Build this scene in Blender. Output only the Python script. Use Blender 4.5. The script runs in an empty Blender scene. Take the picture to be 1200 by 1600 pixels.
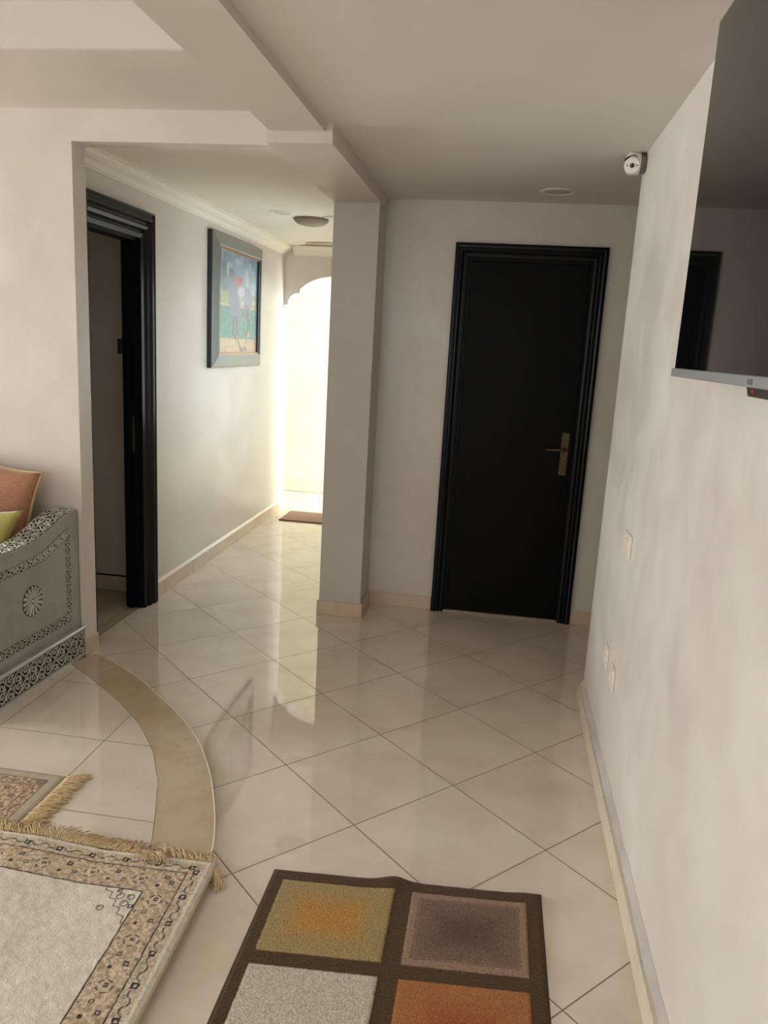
import bpy, bmesh, math, random
import numpy as np
from mathutils import Vector, Matrix, noise

random.seed(7)
rng = np.random.default_rng(7)
SC = bpy.context.scene
COL = SC.collection
PI = math.pi

# ------------------------------------------------------------------ camera
CAM_POS = Vector((0, 0, 1.5854))
F_PX = 1215.35
_pitch, _roll, _yaw = 0.2114, 0.055, -0.1381
_fw = Vector((math.sin(_yaw)*math.cos(_pitch), math.cos(_yaw)*math.cos(_pitch), -math.sin(_pitch)))
_r0 = Vector((math.cos(_yaw), -math.sin(_yaw), 0)); _u0 = _r0.cross(_fw)
_r = _r0*math.cos(_roll) + _u0*math.sin(_roll); _u = -_r0*math.sin(_roll) + _u0*math.cos(_roll)
cd = bpy.data.cameras.new('camera'); cam = bpy.data.objects.new('camera', cd); COL.objects.link(cam)
cd.sensor_fit = 'VERTICAL'; cd.sensor_height = 24.0; cd.lens = F_PX*24.0/1600.0; cd.clip_start = 0.02
cam.matrix_world = Matrix(((_r.x, _u.x, -_fw.x, CAM_POS.x), (_r.y, _u.y, -_fw.y, CAM_POS.y), (_r.z, _u.z, -_fw.z, CAM_POS.z), (0, 0, 0, 1)))
SC.camera = cam

# ------------------------------------------------------------------ exposure, world, daylight
SC.view_settings.view_transform = 'Standard'; SC.view_settings.look = 'None'
SC.view_settings.gamma = 1.0; SC.view_settings.use_curve_mapping = False
SC.view_settings.exposure = 0.12
SC.cycles.use_denoising = True
SC.cycles.max_bounces = 12; SC.cycles.diffuse_bounces = 7; SC.cycles.glossy_bounces = 5
SC.cycles.sample_clamp_indirect = 6.0
SC.cycles.caustics_reflective = False; SC.cycles.caustics_refractive = False
W = bpy.data.worlds.new('world'); SC.world = W; W.use_nodes = True
W.node_tree.nodes['Background'].inputs[0].default_value = (0.75, 0.85, 1.0, 1)
W.node_tree.nodes['Background'].inputs[1].default_value = 1.0

def area(name, loc, direction, sx, sy, watts, color, spread=180):
    l = bpy.data.lights.new(name, 'AREA'); l.shape = 'RECTANGLE'; l.size = sx; l.size_y = sy
    l.energy = watts; l.color = color; l.spread = math.radians(spread)
    o = bpy.data.objects.new(name, l); COL.objects.link(o); o.location = loc
    o.rotation_euler = Vector(direction).to_track_quat('-Z', 'Y').to_euler()
    o['kind'] = 'helper'
    return o
# daylight through the salon's window (left, out of frame), the wall behind the camera, and the far room's windows
area('daylight_salon_window', (-7.15, 2.05, 1.45), (1, -0.05, -0.04), 2.4, 1.7, 254, (0.955, 1.0, 1.035))
area('daylight_rear_window', (-1.2, -2.05, 1.5), (0.0, 1, -0.05), 2.0, 1.6, 24, (0.965, 0.995, 1.035))
area('daylight_far_window', (-0.35, 8.0, 1.45), (-0.56, -0.83, -0.02), 1.2, 1.7, 8, (0.74, 0.92, 1.0), 110)
area('daylight_far_side_window', (0.42, 7.5, 1.5), (-1, 0.12, 0), 0.7, 2.0, 112, (0.985, 0.99, 0.99))

area('corridor_fill_light', (-0.80, 5.35, 1.45), (-1, 0, 0), 1.1, 1.1, 11, (0.93, 0.98, 1.03))  # added fill from an invented side opening, brightens the corridor

# ------------------------------------------------------------------ materials
def srgb(r, g, b):
    f = lambda c: ((c/255.0)/12.92 if c/255.0 <= 0.04045 else ((c/255.0+0.055)/1.055)**2.4)
    return (f(r), f(g), f(b), 1.0)

def new_mat(name, color=(0.8, 0.8, 0.8, 1), rough=0.5, metal=0.0, spec=0.5):
    m = bpy.data.materials.new(name); m.use_nodes = True
    b = m.node_tree.nodes['Principled BSDF']
    b.inputs['Base Color'].default_value = color; b.inputs['Roughness'].default_value = rough
    b.inputs['Metallic'].default_value = metal; b.inputs['Specular IOR Level'].default_value = spec
    return m, m.node_tree, b

class NT:
    def __init__(s, nt): s.nt = nt
    def n(s, t, **kw):
        x = s.nt.nodes.new(t)
        for k, v in kw.items():
            setattr(x, k, v)
        return x
    def l(s, a, b): s.nt.links.new(a, b)
    def math(s, op, a, b=None, c=None):
        x = s.n('ShaderNodeMath', operation=op)
        for i, v in enumerate((a, b, c)):
            if v is None: continue
            if hasattr(v, 'links'): s.l(v, x.inputs[i])
            else: x.inputs[i].default_value = v
        return x.outputs[0]
    def noise(s, vec, scale, detail=4, rough=0.55):
        x = s.n('ShaderNodeTexNoise'); x.inputs['Scale'].default_value = scale
        x.inputs['Detail'].default_value = detail; x.inputs['Roughness'].default_value = rough
        if vec is not None: s.l(vec, x.inputs['Vector'])
        return x.outputs['Fac']
    def ramp(s, fac, stops):
        x = s.n('ShaderNodeValToRGB'); e = x.color_ramp.elements
        while len(e) < len(stops): e.new(0.5)
        for i, (p, c) in enumerate(stops):
            e[i].position = p; e[i].color = c
        s.l(fac, x.inputs[0]); return x.outputs[0]
    def mix(s, fac, a, b, mode='MIX'):
        x = s.n('ShaderNodeMix', data_type='RGBA', blend_type=mode)
        for i, v in ((0, fac), (6, a), (7, b)):
            if hasattr(v, 'links'): s.l(v, x.inputs[i])
            else: x.inputs[i].default_value = v
        return x.outputs[2]
    def bump(s, h, strength, dist):
        x = s.n('ShaderNodeBump'); x.inputs['Strength'].default_value = strength; x.inputs['Distance'].default_value = dist
        s.l(h, x.inputs['Height']); return x.outputs[0]
    def pos(s): return s.n('ShaderNodeNewGeometry').outputs['Position']
    def obj(s): return s.n('ShaderNodeTexCoord').outputs['Object']

def plaster(name, c1, c2, c3, rough=0.5, bump=0.25):
    m, nt, b = new_mat(name, c1, rough); N = NT(nt); p = N.pos()
    big = N.noise(p, 1.6, 5, 0.6); fine = N.noise(p, 7.0, 6, 0.65)
    c = N.ramp(big, [(0.32, c2), (0.52, c1), (0.7, c3)])
    c = N.mix(N.math('MULTIPLY', N.ramp(fine, [(0.45, (0, 0, 0, 1)), (0.75, (1, 1, 1, 1))]), 0.35), c, c3)
    N.l(c, b.inputs['Base Color'])
    r = N.n('ShaderNodeMapRange'); N.l(N.noise(p, 3.2, 5, 0.6), r.inputs[0])
    r.inputs[1].default_value = 0.35; r.inputs[2].default_value = 0.7; r.inputs[3].default_value = rough-0.12; r.inputs[4].default_value = rough+0.12
    N.l(r.outputs[0], b.inputs['Roughness'])
    h = N.math('ADD', N.math('MULTIPLY', big, 1.0), N.math('MULTIPLY', fine, 0.14))
    N.l(N.bump(h, bump, 0.02), b.inputs['Normal'])
    return m
M = {}
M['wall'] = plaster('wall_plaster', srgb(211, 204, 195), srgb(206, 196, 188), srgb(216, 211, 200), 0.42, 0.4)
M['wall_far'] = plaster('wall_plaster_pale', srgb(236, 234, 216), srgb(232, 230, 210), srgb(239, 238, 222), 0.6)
M['ceiling'] = plaster('ceiling_paint', srgb(217, 212, 204), srgb(214, 208, 200), srgb(220, 216, 208), 0.75, 0.06)
M['ceiling_corridor'] = plaster('corridor_ceiling_paint', srgb(236, 230, 216), srgb(232, 225, 210), srgb(239, 234, 221), 0.75, 0.06)
M['ceiling_white'] = plaster('tray_ceiling_paint', srgb(214, 209, 201), srgb(211, 205, 197), srgb(217, 213, 205), 0.75, 0.05)
M['beam'] = plaster('beam_paint', srgb(207, 199, 189), srgb(202, 194, 184), srgb(211, 204, 193), 0.6, 0.08)
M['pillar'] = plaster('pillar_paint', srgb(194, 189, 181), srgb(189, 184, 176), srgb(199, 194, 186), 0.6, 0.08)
M['mortar'] = plaster('grey_mortar', srgb(188, 180, 172), srgb(165, 157, 150), srgb(205, 198, 190), 0.9, 0.8)

def tile_mat(name, ox, oy, phi, size):
    m, nt, b = new_mat(name, srgb(214, 202, 186), 0.07); N = NT(nt); p = N.pos()
    mp = N.n('ShaderNodeMapping', vector_type='TEXTURE'); N.l(p, mp.inputs[0])
    mp.inputs['Location'].default_value = (ox, oy, 0); mp.inputs['Rotation'].default_value = (0, 0, phi)
    mp.inputs['Scale'].default_value = (size, size, 1)
    sx = N.n('ShaderNodeSeparateXYZ'); N.l(mp.outputs[0], sx.inputs[0])
    def edge(o):
        f = N.math('FRACT', o); return N.math('MINIMUM', f, N.math('SUBTRACT', 1.0, f))
    d = N.math('MINIMUM', edge(sx.outputs[0]), edge(sx.outputs[1]))
    g = N.math('LESS_THAN', d, 0.0021/size)
    cell = N.n('ShaderNodeCombineXYZ'); N.l(N.math('FLOOR', sx.outputs[0]), cell.inputs[0]); N.l(N.math('FLOOR', sx.outputs[1]), cell.inputs[1])
    wn = N.n('ShaderNodeTexWhiteNoise'); N.l(cell.outputs[0], wn.inputs['Vector'])
    # marbling, shifted per tile
    vm = N.n('ShaderNodeVectorMath', operation='MULTIPLY_ADD'); N.l(wn.outputs['Color'], vm.inputs[0]); vm.inputs[1].default_value = (9, 9, 9); N.l(p, vm.inputs[2])
    nz = N.noise(vm.outputs[0], 3.5, 7, 0.6)
    col = N.ramp(nz, [(0.3, srgb(205, 191, 174)), (0.5, srgb(216, 204, 188)), (0.72, srgb(224, 214, 200))])
    nz2 = N.noise(vm.outputs[0], 9.0, 8, 0.7)
    col = N.mix(N.math('MULTIPLY', N.ramp(nz2, [(0.62, (0, 0, 0, 1)), (0.8, (1, 1, 1, 1))]), 0.5), col, srgb(231, 222, 208))
    col = N.mix(N.math('MULTIPLY', wn.outputs['Value'], 0.14), col, srgb(196, 180, 162))
    col = N.mix(g, col, srgb(124, 109, 90))
    N.l(col, b.inputs['Base Color'])
    N.l(N.math('ADD', N.math('MULTIPLY', g, 0.6), 0.035), b.inputs['Roughness'])
    h = N.math('ADD', N.math('MULTIPLY', N.noise(p, 2.2, 2, 0.5), 0.25), N.math('MULTIPLY', N.math('SUBTRACT', 1.0, g), 0.12))
    N.l(N.bump(h, 0.06, 0.01), b.inputs['Normal'])
    b.inputs['IOR'].default_value = 1.85
    return m
M['tile_diag'] = tile_mat('polished_tile_diagonal', -1.0186, 3.5764, -0.77179, 0.45)
M['tile_square'] = tile_mat('polished_tile_square', -1.41, 2.598, 0.0, 0.45)
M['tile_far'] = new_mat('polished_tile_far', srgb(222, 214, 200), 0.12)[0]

def stone(name, c1, c2, rough):
    m, nt, b = new_mat(name, c1, rough); N = NT(nt); p = N.pos()
    nz = N.noise(p, 6.0, 9, 0.7)
    c = N.ramp(nz, [(0.35, c2), (0.55, c1), (0.68, c1)])
    v = N.noise(p, 14.0, 8, 0.75)
    c = N.mix(N.math('MULTIPLY', N.ramp(v, [(0.61, (0, 0, 0, 1)), (0.65, (1, 1, 1, 1))]), 0.4), c, srgb(134, 106, 74))
    N.l(c, b.inputs['Base Color']); return m
M['marble'] = stone('beige_marble', srgb(188, 170, 143), srgb(178, 158, 130), 0.13)
M['base_tile'] = stone('skirting_tile', srgb(206, 187, 163), srgb(196, 176, 152), 0.3)
M['base_cream'] = stone('skirting_cream', srgb(208, 197, 178), srgb(200, 188, 168), 0.35)
M['sill'] = stone('sill_marble', srgb(168, 152, 126), srgb(156, 140, 114), 0.25)
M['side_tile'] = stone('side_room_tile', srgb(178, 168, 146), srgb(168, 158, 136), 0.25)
M['nosing'] = new_mat('nosing_white', srgb(232, 226, 212), 0.25)[0]

def wood_black(name, c, rough, spec=0.5):
    m, nt, b = new_mat(name, c, rough, 0, spec); N = NT(nt); p = N.pos()
    mp = N.n('ShaderNodeMapping'); mp.inputs['Scale'].default_value = (30, 30, 1.2); N.l(p, mp.inputs[0])
    nz = N.noise(mp.outputs[0], 2.0, 6, 0.6)
    N.l(N.ramp(nz, [(0.35, c), (0.7, tuple(x*1.6 for x in c[:3])+(1,))]), b.inputs['Base Color'])
    N.l(N.bump(nz, 0.12, 0.004), b.inputs['Normal']); return m
M['door'] = wood_black('black_stained_wood', srgb(9, 9, 9), 0.45, 0.09)
M['casing'] = wood_black('black_varnished_casing', srgb(8, 9, 11), 0.26, 0.22)
M['jamb'] = wood_black('black_jamb', srgb(9, 10, 14), 0.5, 0.12)
M['brass'] = new_mat('aged_brass', srgb(86, 72, 48), 0.4, 0.8)[0]
M['brass_bright'] = new_mat('bright_brass', srgb(222, 205, 160), 0.2, 1.0)[0]
M['black'] = new_mat('black_gap', srgb(8, 8, 8), 0.8)[0]
M['white_plastic'] = new_mat('white_plastic', srgb(228, 223, 213), 0.35)[0]
M['plate'] = new_mat('switch_plate_plastic', srgb(226, 217, 204), 0.3)[0]
M['grey_plastic'] = new_mat('grey_plastic', srgb(120, 110, 100), 0.5)[0]
M['diffuser'] = new_mat('frosted_diffuser', srgb(196, 188, 176), 0.5)[0]
M['rust_dark'] = new_mat('exposed_dark_plaster', srgb(92, 82, 62), 0.9)[0]
M['lens'] = new_mat('lens_glass', srgb(5, 5, 6), 0.05)[0]
M['tv_glass'] = new_mat('screen_glass', srgb(5, 5, 5), 0.03, 0, 0.42)[0]
M['tv_case'] = new_mat('black_tv_case', srgb(18, 18, 19), 0.4)[0]
M['tv_trim'] = new_mat('silver_tv_trim', srgb(172, 174, 174), 0.35, 0.6)[0]
M['tv_logo'] = new_mat('dark_logo', srgb(96, 98, 98), 0.4)[0]
M['tv_sensor'] = new_mat('sensor_plastic', srgb(34, 26, 26), 0.25)[0]
m, nt, b = new_mat('red_led', srgb(150, 20, 20), 0.3); b.inputs['Emission Color'].default_value = srgb(220, 20, 25); b.inputs['Emission Strength'].default_value = 0.12
M['led'] = m
def silver(name, c, rough):
    m, nt, b = new_mat(name, c, rough, 0.5); N = NT(nt); p = N.pos()
    nz = N.noise(p, 9.0, 6, 0.65)
    N.l(N.ramp(nz, [(0.3, tuple(x*0.82 for x in c[:3])+(1,)), (0.7, c)]), b.inputs['Base Color'])
    N.l(N.bump(N.noise(p, 40, 4, 0.6), 0.08, 0.002), b.inputs['Normal']); return m
M['silver'] = silver('silver_sheet', srgb(184, 183, 178), 0.42)
M['silver_carved'] = silver('silver_carving', srgb(204, 200, 190), 0.4)
M['silver_bright'] = silver('silver_rail', srgb(214, 214, 210), 0.25)
M['patina'] = new_mat('black_patina', srgb(28, 26, 23), 0.5)[0]
def fabric(name, c, c2, rough=0.75, sheen=0.3, scale=(180, 180, 180), w=0.6):
    m, nt, b = new_mat(name, c, rough); N = NT(nt); o = N.obj()
    mp = N.n('ShaderNodeMapping'); mp.inputs['Scale'].default_value = scale; N.l(o, mp.inputs[0])
    nz = N.noise(mp.outputs[0], 1.0, 4, 0.6)
    N.l(N.mix(N.ramp(nz, [(0.4, (0, 0, 0, 1)), (0.62, (w, w, w, 1))]), c, c2), b.inputs['Base Color'])
    b.inputs['Sheen Weight'].default_value = sheen; b.inputs['Sheen Roughness'].default_value = 0.4
    N.l(N.bump(nz, 0.2, 0.002), b.inputs['Normal']); return m
M['orange_fabric'] = fabric('orange_silk', srgb(172, 120, 86), srgb(136, 84, 54), 0.5, 0.5, (40, 4, 160))
M['olive_fabric'] = fabric('olive_satin', srgb(168, 158, 82), srgb(150, 140, 66), 0.42, 0.5, (60, 60, 60), 0.4)
M['piping'] = new_mat('cream_piping', srgb(190, 168, 120), 0.6)[0]
M['mattress'] = fabric('beige_seat_fabric', srgb(190, 170, 140), srgb(170, 148, 118))
M['fringe'] = fabric('cotton_fringe', srgb(212, 187, 143), srgb(184, 155, 110), 0.8, 0.2, (90, 90, 90))
def pile(name, rough=0.95, bs=0.5, sc=260, lo=0.72, hi=1.12):
    m, nt, b = new_mat(name, (0.5, 0.5, 0.5, 1), rough, 0, 0.15); N = NT(nt)
    a = N.n('ShaderNodeVertexColor', layer_name='Col'); o = N.obj()
    nz = N.noise(o, sc, 3, 0.6)
    c = N.mix(1.0, a.outputs['Color'], N.ramp(nz, [(0.3, (lo, lo, lo, 1)), (0.7, (hi, hi, hi, 1))]), 'MULTIPLY')
    N.l(c, b.inputs['Base Color'])
    N.l(N.bump(N.math('ADD', nz, N.noise(o, 60, 4, 0.7)), bs, 0.006), b.inputs['Normal'])
    b.inputs['Sheen Weight'].default_value = 0.15
    return m
M['rug'] = pile('rug_wool_pile', 0.95, 0.4, 240, 0.86, 1.08)
M['mat'] = pile('mat_cut_pile', 0.95, 0.8, 230, 0.55, 1.2)
M['rug_edge'] = fabric('rug_binding', srgb(196, 182, 154), srgb(178, 162, 132), 0.9, 0.1)
M['mat_edge'] = fabric('mat_binding', srgb(58, 42, 26), srgb(46, 32, 20), 0.9, 0.1)
m, nt, b = new_mat('oil_paint', (0.5, 0.5, 0.5, 1), 0.32); N = NT(nt)
a = N.n('ShaderNodeVertexColor', layer_name='Col'); N.l(a.outputs['Color'], b.inputs['Base Color'])
N.l(N.bump(N.noise(N.obj(), 45, 5, 0.7), 0.25, 0.004), b.inputs['Normal'])
M['paint'] = m
M['frame_grey'] = new_mat('grey_green_frame', srgb(120, 126, 120), 0.32, 0.2)[0]
M['frame_dark'] = new_mat('dark_frame_side', srgb(36, 40, 44), 0.3)[0]
M['frame_gold'] = new_mat('copper_fillet', srgb(178, 128, 78), 0.35, 0.5)[0]
M['doormat'] = fabric('brown_doormat', srgb(152, 118, 98), srgb(136, 102, 84), 0.95, 0.1)
M['doormat_edge'] = new_mat('doormat_edge', srgb(96, 72, 60), 0.9)[0]
M['glass'] = new_mat('window_frame_white', srgb(230, 228, 222), 0.4)[0]

# ------------------------------------------------------------------ helpers
def add_box(bm, x0, x1, y0, y1, z0, z1, bevel=0.0, segs=2):
    v = [bm.verts.new(p) for p in ((x0, y0, z0), (x1, y0, z0), (x1, y1, z0), (x0, y1, z0), (x0, y0, z1), (x1, y0, z1), (x1, y1, z1), (x0, y1, z1))]
    fs = [bm.faces.new([v[i] for i in q]) for q in ((0, 3, 2, 1), (4, 5, 6, 7), (0, 1, 5, 4), (1, 2, 6, 5), (2, 3, 7, 6), (3, 0, 4, 7))]
    if bevel > 0:
        es = list({e for f in fs for e in f.edges})
        bmesh.ops.bevel(bm, geom=es, offset=bevel, segments=segs, affect='EDGES', profile=0.5)
def box(*a, **k):
    bm = bmesh.new(); add_box(bm, *a, **k); return bm
def add_prism(bm, pts, axis, a0, a1):
    """extrude polygon pts (2-D) along axis (0=x: pts are (y,z); 1=y: (x,z); 2=z: (x,y)) from a0 to a1"""
    def P(p, a):
        return ((a, p[0], p[1]), (p[0], a, p[1]), (p[0], p[1], a))[axis]
    A = [bm.verts.new(P(p, a0)) for p in pts]; B = [bm.verts.new(P(p, a1)) for p in pts]
    n = len(pts)
    bm.faces.new(A); bm.faces.new(B[::-1])
    for i in range(n): bm.faces.new((A[i], A[(i+1) % n], B[(i+1) % n], B[i]))
def prism(*a):
    bm = bmesh.new(); add_prism(bm, *a); return bm
def add_lathe(bm, prof, c, axis, n=32):
    """prof: list of (radius, height) along axis vector from point c; closed at ends"""
    ax = Vector(axis).normalized(); t = ax.orthogonal().normalized(); s = ax.cross(t); c = Vector(c)
    rings = []
    for r, h in prof:
        if r < 1e-6: rings.append([bm.verts.new(c+ax*h)])
        else: rings.append([bm.verts.new(c+ax*h+(t*math.cos(2*PI*i/n)+s*math.sin(2*PI*i/n))*r) for i in range(n)])
    for a, b in zip(rings, rings[1:]):
        for i in range(n):
            j = (i+1) % n
            if len(a) == 1 and len(b) == 1: break
            if len(a) == 1: bm.faces.new((a[0], b[i], b[j]))
            elif len(b) == 1: bm.faces.new((a[i], b[0], a[j]))
            else: bm.faces.new((a[i], b[i], b[j], a[j]))
def lathe(*a, **k):
    bm = bmesh.new(); add_lathe(bm, *a, **k); return bm
def add_tube(bm, pts, r, n=6, flat=1.0, up=None, taper=None):
    pts = [Vector(p) for p in pts]; rings = []
    for i, p in enumerate(pts):
        d = (pts[min(i+1, len(pts)-1)]-pts[max(i-1, 0)])
        d = d.normalized() if d.length > 1e-9 else Vector((0, 0, 1))
        u = Vector(up) if up is not None else Vector((0, 0, 1))
        if abs(d.dot(u)) > 0.98: u = d.orthogonal()
        s = d.cross(u).normalized(); u2 = s.cross(d).normalized()
        rr = r*(taper(i/(len(pts)-1)) if taper else 1.0)
        rings.append([bm.verts.new(p+s*rr*math.cos(2*PI*k/n)+u2*rr*flat*math.sin(2*PI*k/n)) for k in range(n)])
    for a, b in zip(rings, rings[1:]):
        for k in range(n):
            j = (k+1) % n; bm.faces.new((a[k], a[j], b[j], b[k]))
    bm.faces.new(rings[0][::-1]); bm.faces.new(rings[-1])

def obj(name, bm, mat, parent=None, smooth=False, angle=None):
    bmesh.ops.recalc_face_normals(bm, faces=bm.faces)
    me = bpy.data.meshes.new(name); bm.to_mesh(me); bm.free()
    o = bpy.data.objects.new(name, me); COL.objects.link(o)
    if mat: me.materials.append(M[mat])
    if smooth:
        me.polygons.foreach_set('use_smooth', [True]*len(me.polygons))
        if angle is not None:
            try: me.set_sharp_from_angle(angle=math.radians(angle))
            except Exception: pass
    if parent:
        o.parent = parent; o.matrix_parent_inverse = Matrix.Translation(-parent.location) if parent.type == 'EMPTY' else Matrix()
    return o
def tag(o, label, cat, group=None, kind=None):
    if label: o['label'] = label
    if cat: o['category'] = cat
    if group: o['group'] = group
    if kind: o['kind'] = kind
    return o
def struct(name, bm, mat, label, cat, smooth=False, angle=None):
    return tag(obj(name, bm, mat, None, smooth, angle), label, cat, kind='structure')
def thing(name, loc, label, cat, group=None, kind=None):
    o = bpy.data.objects.new(name, None); COL.objects.link(o); o.location = loc; o.empty_display_size = 0.1
    return tag(o, label, cat, group, kind)

# ------------------------------------------------------------------ the setting
XR, YR, YB = 0.50, 3.52, 4.593          # right wall, its far end, door wall
XL, YO, YA = -1.977, 3.366, 6.976       # corridor's left wall, salon end wall, arch wall
H, ZS = 2.39, 0.02                      # hall ceiling, raised salon floor
PX0, PX1, PY = -0.961, -0.713, 4.32     # pillar
YREAR, XSAL = -2.0, -7.0

def wall_with_hole(axis, a0, a1, b0, b1, z1, h0, h1, hz0, hz1):
    bm = bmesh.new()
    def bx(p0, p1, z0, z2):
        if axis == 0: add_box(bm, a0, a1, p0, p1, z0, z2)
        else: add_box(bm, p0, p1, a0, a1, z0, z2)
    bx(b0, h0, 0, z1); bx(h1, b1, 0, z1); bx(h0, h1, 0, hz0); bx(h0, h1, hz1, z1); return bm
# floors
struct('floor', box(-7.2, 1.8, -2.1, 7.05, -0.12, 0.0), 'tile_diag', 'polished cream floor tiles laid diagonally through hall and corridor', 'floor')
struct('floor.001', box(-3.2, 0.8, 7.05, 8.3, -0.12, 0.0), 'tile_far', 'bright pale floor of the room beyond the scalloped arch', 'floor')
inner = [(-1.925, 3.225), (-1.877, 3.198), (-1.76, 3.113), (-1.645, 3.022), (-1.535, 2.935), (-1.434, 2.842), (-1.34, 2.748), (-1.258, 2.647), (-1.19, 2.553), (-1.137, 2.458), (-1.094, 2.384), (-1.062, 2.305), (-1.02, 2.2), (-0.99, 2.12), (-0.959, 2.03), (-0.93, 1.9), (-0.91, 1.7), (-0.90, 1.4), (-0.90, -2.0)]
outer = [(-1.86, 3.37), (-1.72, 3.287), (-1.596, 3.200), (-1.475, 3.103), (-1.363, 2.999), (-1.26, 2.905), (-1.166, 2.807), (-1.077, 2.70), (-1.002, 2.586), (-0.932, 2.465), (-0.877, 2.349), (-0.83, 2.24), (-0.795, 2.144), (-0.772, 2.067), (-0.752, 1.95), (-0.742, 1.8), (-0.735, 1.4), (-0.735, -2.0)]
def smooth_curve(pts, n=6):
    out = []
    for i in range(len(pts)-1):
        p0 = Vector(pts[max(i-1, 0)]); p1 = Vector(pts[i]); p2 = Vector(pts[i+1]); p3 = Vector(pts[min(i+2, len(pts)-1)])
        for k in range(n):
            t = k/n
            out.append(tuple(0.5*((2*p1)+(p2-p0)*t+(2*p0-5*p1+4*p2-p3)*t*t+(3*p1-p0-3*p2+p3)*t**3)))
    out.append(tuple(pts[-1])); return out
inner_s, outer_s = smooth_curve(inner), smooth_curve(outer)
struct('floor.002', prism([(XSAL, 3.366), (-1.925, 3.366)]+inner_s+[(XSAL, -2.0)], 2, 0.0, ZS), 'tile_square', 'raised salon floor of square cream tiles inside the marble curve', 'floor')
bm = bmesh.new()
innr = smooth_curve([(-1.925, 3.37)]+inner[:], 6)
nA = len(innr); nB = len(outer_s)
# band: resample both edges to the same count and stitch
def resample(pts, n):
    P = [Vector(p) for p in pts]; L = [0]
    for a, b in zip(P, P[1:]): L.append(L[-1]+(b-a).length)
    out = []; j = 0
    for i in range(n):
        s = L[-1]*i/(n-1)
        while j < len(L)-2 and L[j+1] < s: j += 1
        t = (s-L[j])/max(L[j+1]-L[j], 1e-9); out.append(P[j].lerp(P[j+1], min(max(t, 0), 1)))
    return out
nn = 140
def band_mesh(A, B, z0, z1):
    bm = bmesh.new(); R = []
    for a, b in zip(A, B):
        R.append([bm.verts.new((p[0], p[1], z)) for p, z in ((a, z0), (a, z1), (b, z1), (b, z0))])
    for r, s in zip(R, R[1:]):
        for k in range(4): bm.faces.new((r[k], r[(k+1) % 4], s[(k+1) % 4], s[k]))
    bm.faces.new(R[0]); bm.faces.new(R[-1][::-1]); return bm
# split curve at Y<2 (straight run) so the arc edges pair up well
Ai = resample([(p[0]+0.002, p[1]) for p in inner_s], nn); Bo = resample(outer_s, nn)
band = struct('trim_1', band_mesh(Ai, Bo, 0.0, ZS+0.001), 'marble', 'curved beige marble border edging the raised salon floor', 'floor border')
Bo2 = []
for i, p in enumerate(Bo):
    d = (Bo[min(i+1, nn-1)]-Bo[max(i-1, 0)]).normalized(); Bo2.append(p+Vector((-d.y, d.x))*0.004 if Vector((-d.y, d.x)).x > 0 else p+Vector((d.y, -d.x))*0.004)
struct('trim_2', band_mesh(Bo, Bo2, 0.0, ZS+0.0012), 'nosing', 'thin white nosing along the outer edge of the marble curve', 'floor trim')
# joints across the marble band
def joint(a, b, name):
    a = Vector(a); b = Vector(b); d = (b-a).normalized(); n = Vector((-d.y, d.x))*0.0012
    return prism([tuple(a+n), tuple(b+n), tuple(b-n), tuple(a-n)], 2, ZS+0.0009, ZS+0.0016)
bm = bmesh.new()
for a, b in (((-1.245, 2.60), (-1.092, 2.705)), ((-1.785, 3.14), (-1.70, 3.262))):
    a = Vector(a); b = Vector(b); d = (b-a).normalized(); n = Vector((-d.y, d.x))*0.0011
    add_prism(bm, [tuple(a+n), tuple(b+n), tuple(b-n), tuple(a-n)], 2, ZS+0.0008, ZS+0.0016)
o = obj('joint', bm, 'mortar', band)

# walls
struct('wall_right', box(XR, 1.75, -2.1, YR, 0, 2.8), 'wall', 'cream plastered right wall with the television', 'wall')
struct('wall_recess', box(1.75, 1.85, YR, YB+0.12, 0, 2.8), 'wall', 'hidden end wall of the recess right of the black door', 'wall')
DX0, DX1, DZ = -0.240, 0.452, 2.095     # black door opening
bm = bmesh.new()
add_box(bm, PX1-0.05, DX0, YB, YB+0.12, 0, 2.8); add_box(bm, DX1, 1.75, YB, YB+0.12, 0, 2.8); add_box(bm, DX0, DX1, YB, YB+0.12, DZ, 2.8)
struct('wall_back', bm, 'wall', 'shaded plaster wall around the closed black door', 'wall')
struct('wall_closet', box(-0.72, 1.75, YB+0.6, YB+0.7, 0, 2.8), 'wall', 'hidden wall behind the closed black door', 'wall')
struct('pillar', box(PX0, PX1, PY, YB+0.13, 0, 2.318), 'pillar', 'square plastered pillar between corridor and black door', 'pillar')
struct('wall_corridor_right', wall_with_hole(0, PX0, PX0+0.12, YB+0.13, YA+0.15, 2.8, 4.8, 5.9, 0.9, 2.0), 'wall', 'corridor side wall hidden behind the pillar', 'wall')
struct('beam', box(-0.965, -0.705, 3.10, YB+0.0, 2.318, 2.60), 'beam', 'lower ceiling beam running onto the pillar top', 'beam')
struct('beam.001', box(-0.952, -0.735, YREAR, 3.10, 2.36, 2.80), 'beam', 'long ceiling beam between tray ceiling and hall', 'beam')
bm = bmesh.new()
add_box(bm, XSAL, -1.915, YO, YO+0.111, 0, 2.8); add_box(bm, -1.915, -0.952, YO, YO+0.111, 2.371, 2.8)
struct('wall_opening', bm, 'wall', 'plastered salon end wall with the square corridor opening', 'wall')
LD0, LD1, LDZ = 3.56, 4.105, 2.07      # left doorway
bm = bmesh.new()
add_box(bm, XL-0.08, XL, YO+0.111, LD0, 0, 2.8); add_box(bm, XL-0.08, XL, LD1, YA+0.15, 0, 2.8); add_box(bm, XL-0.08, XL, LD0, LD1, LDZ, 2.8)
struct('wall_corridor_left', bm, 'wall', 'corridor wall with open doorway and framed painting', 'wall')
struct('wall_side_room', box(-3.6, XL-0.08, 4.35, 4.45, 0, 2.8), 'wall', 'dim wall seen through the open doorway', 'wall')
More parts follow.
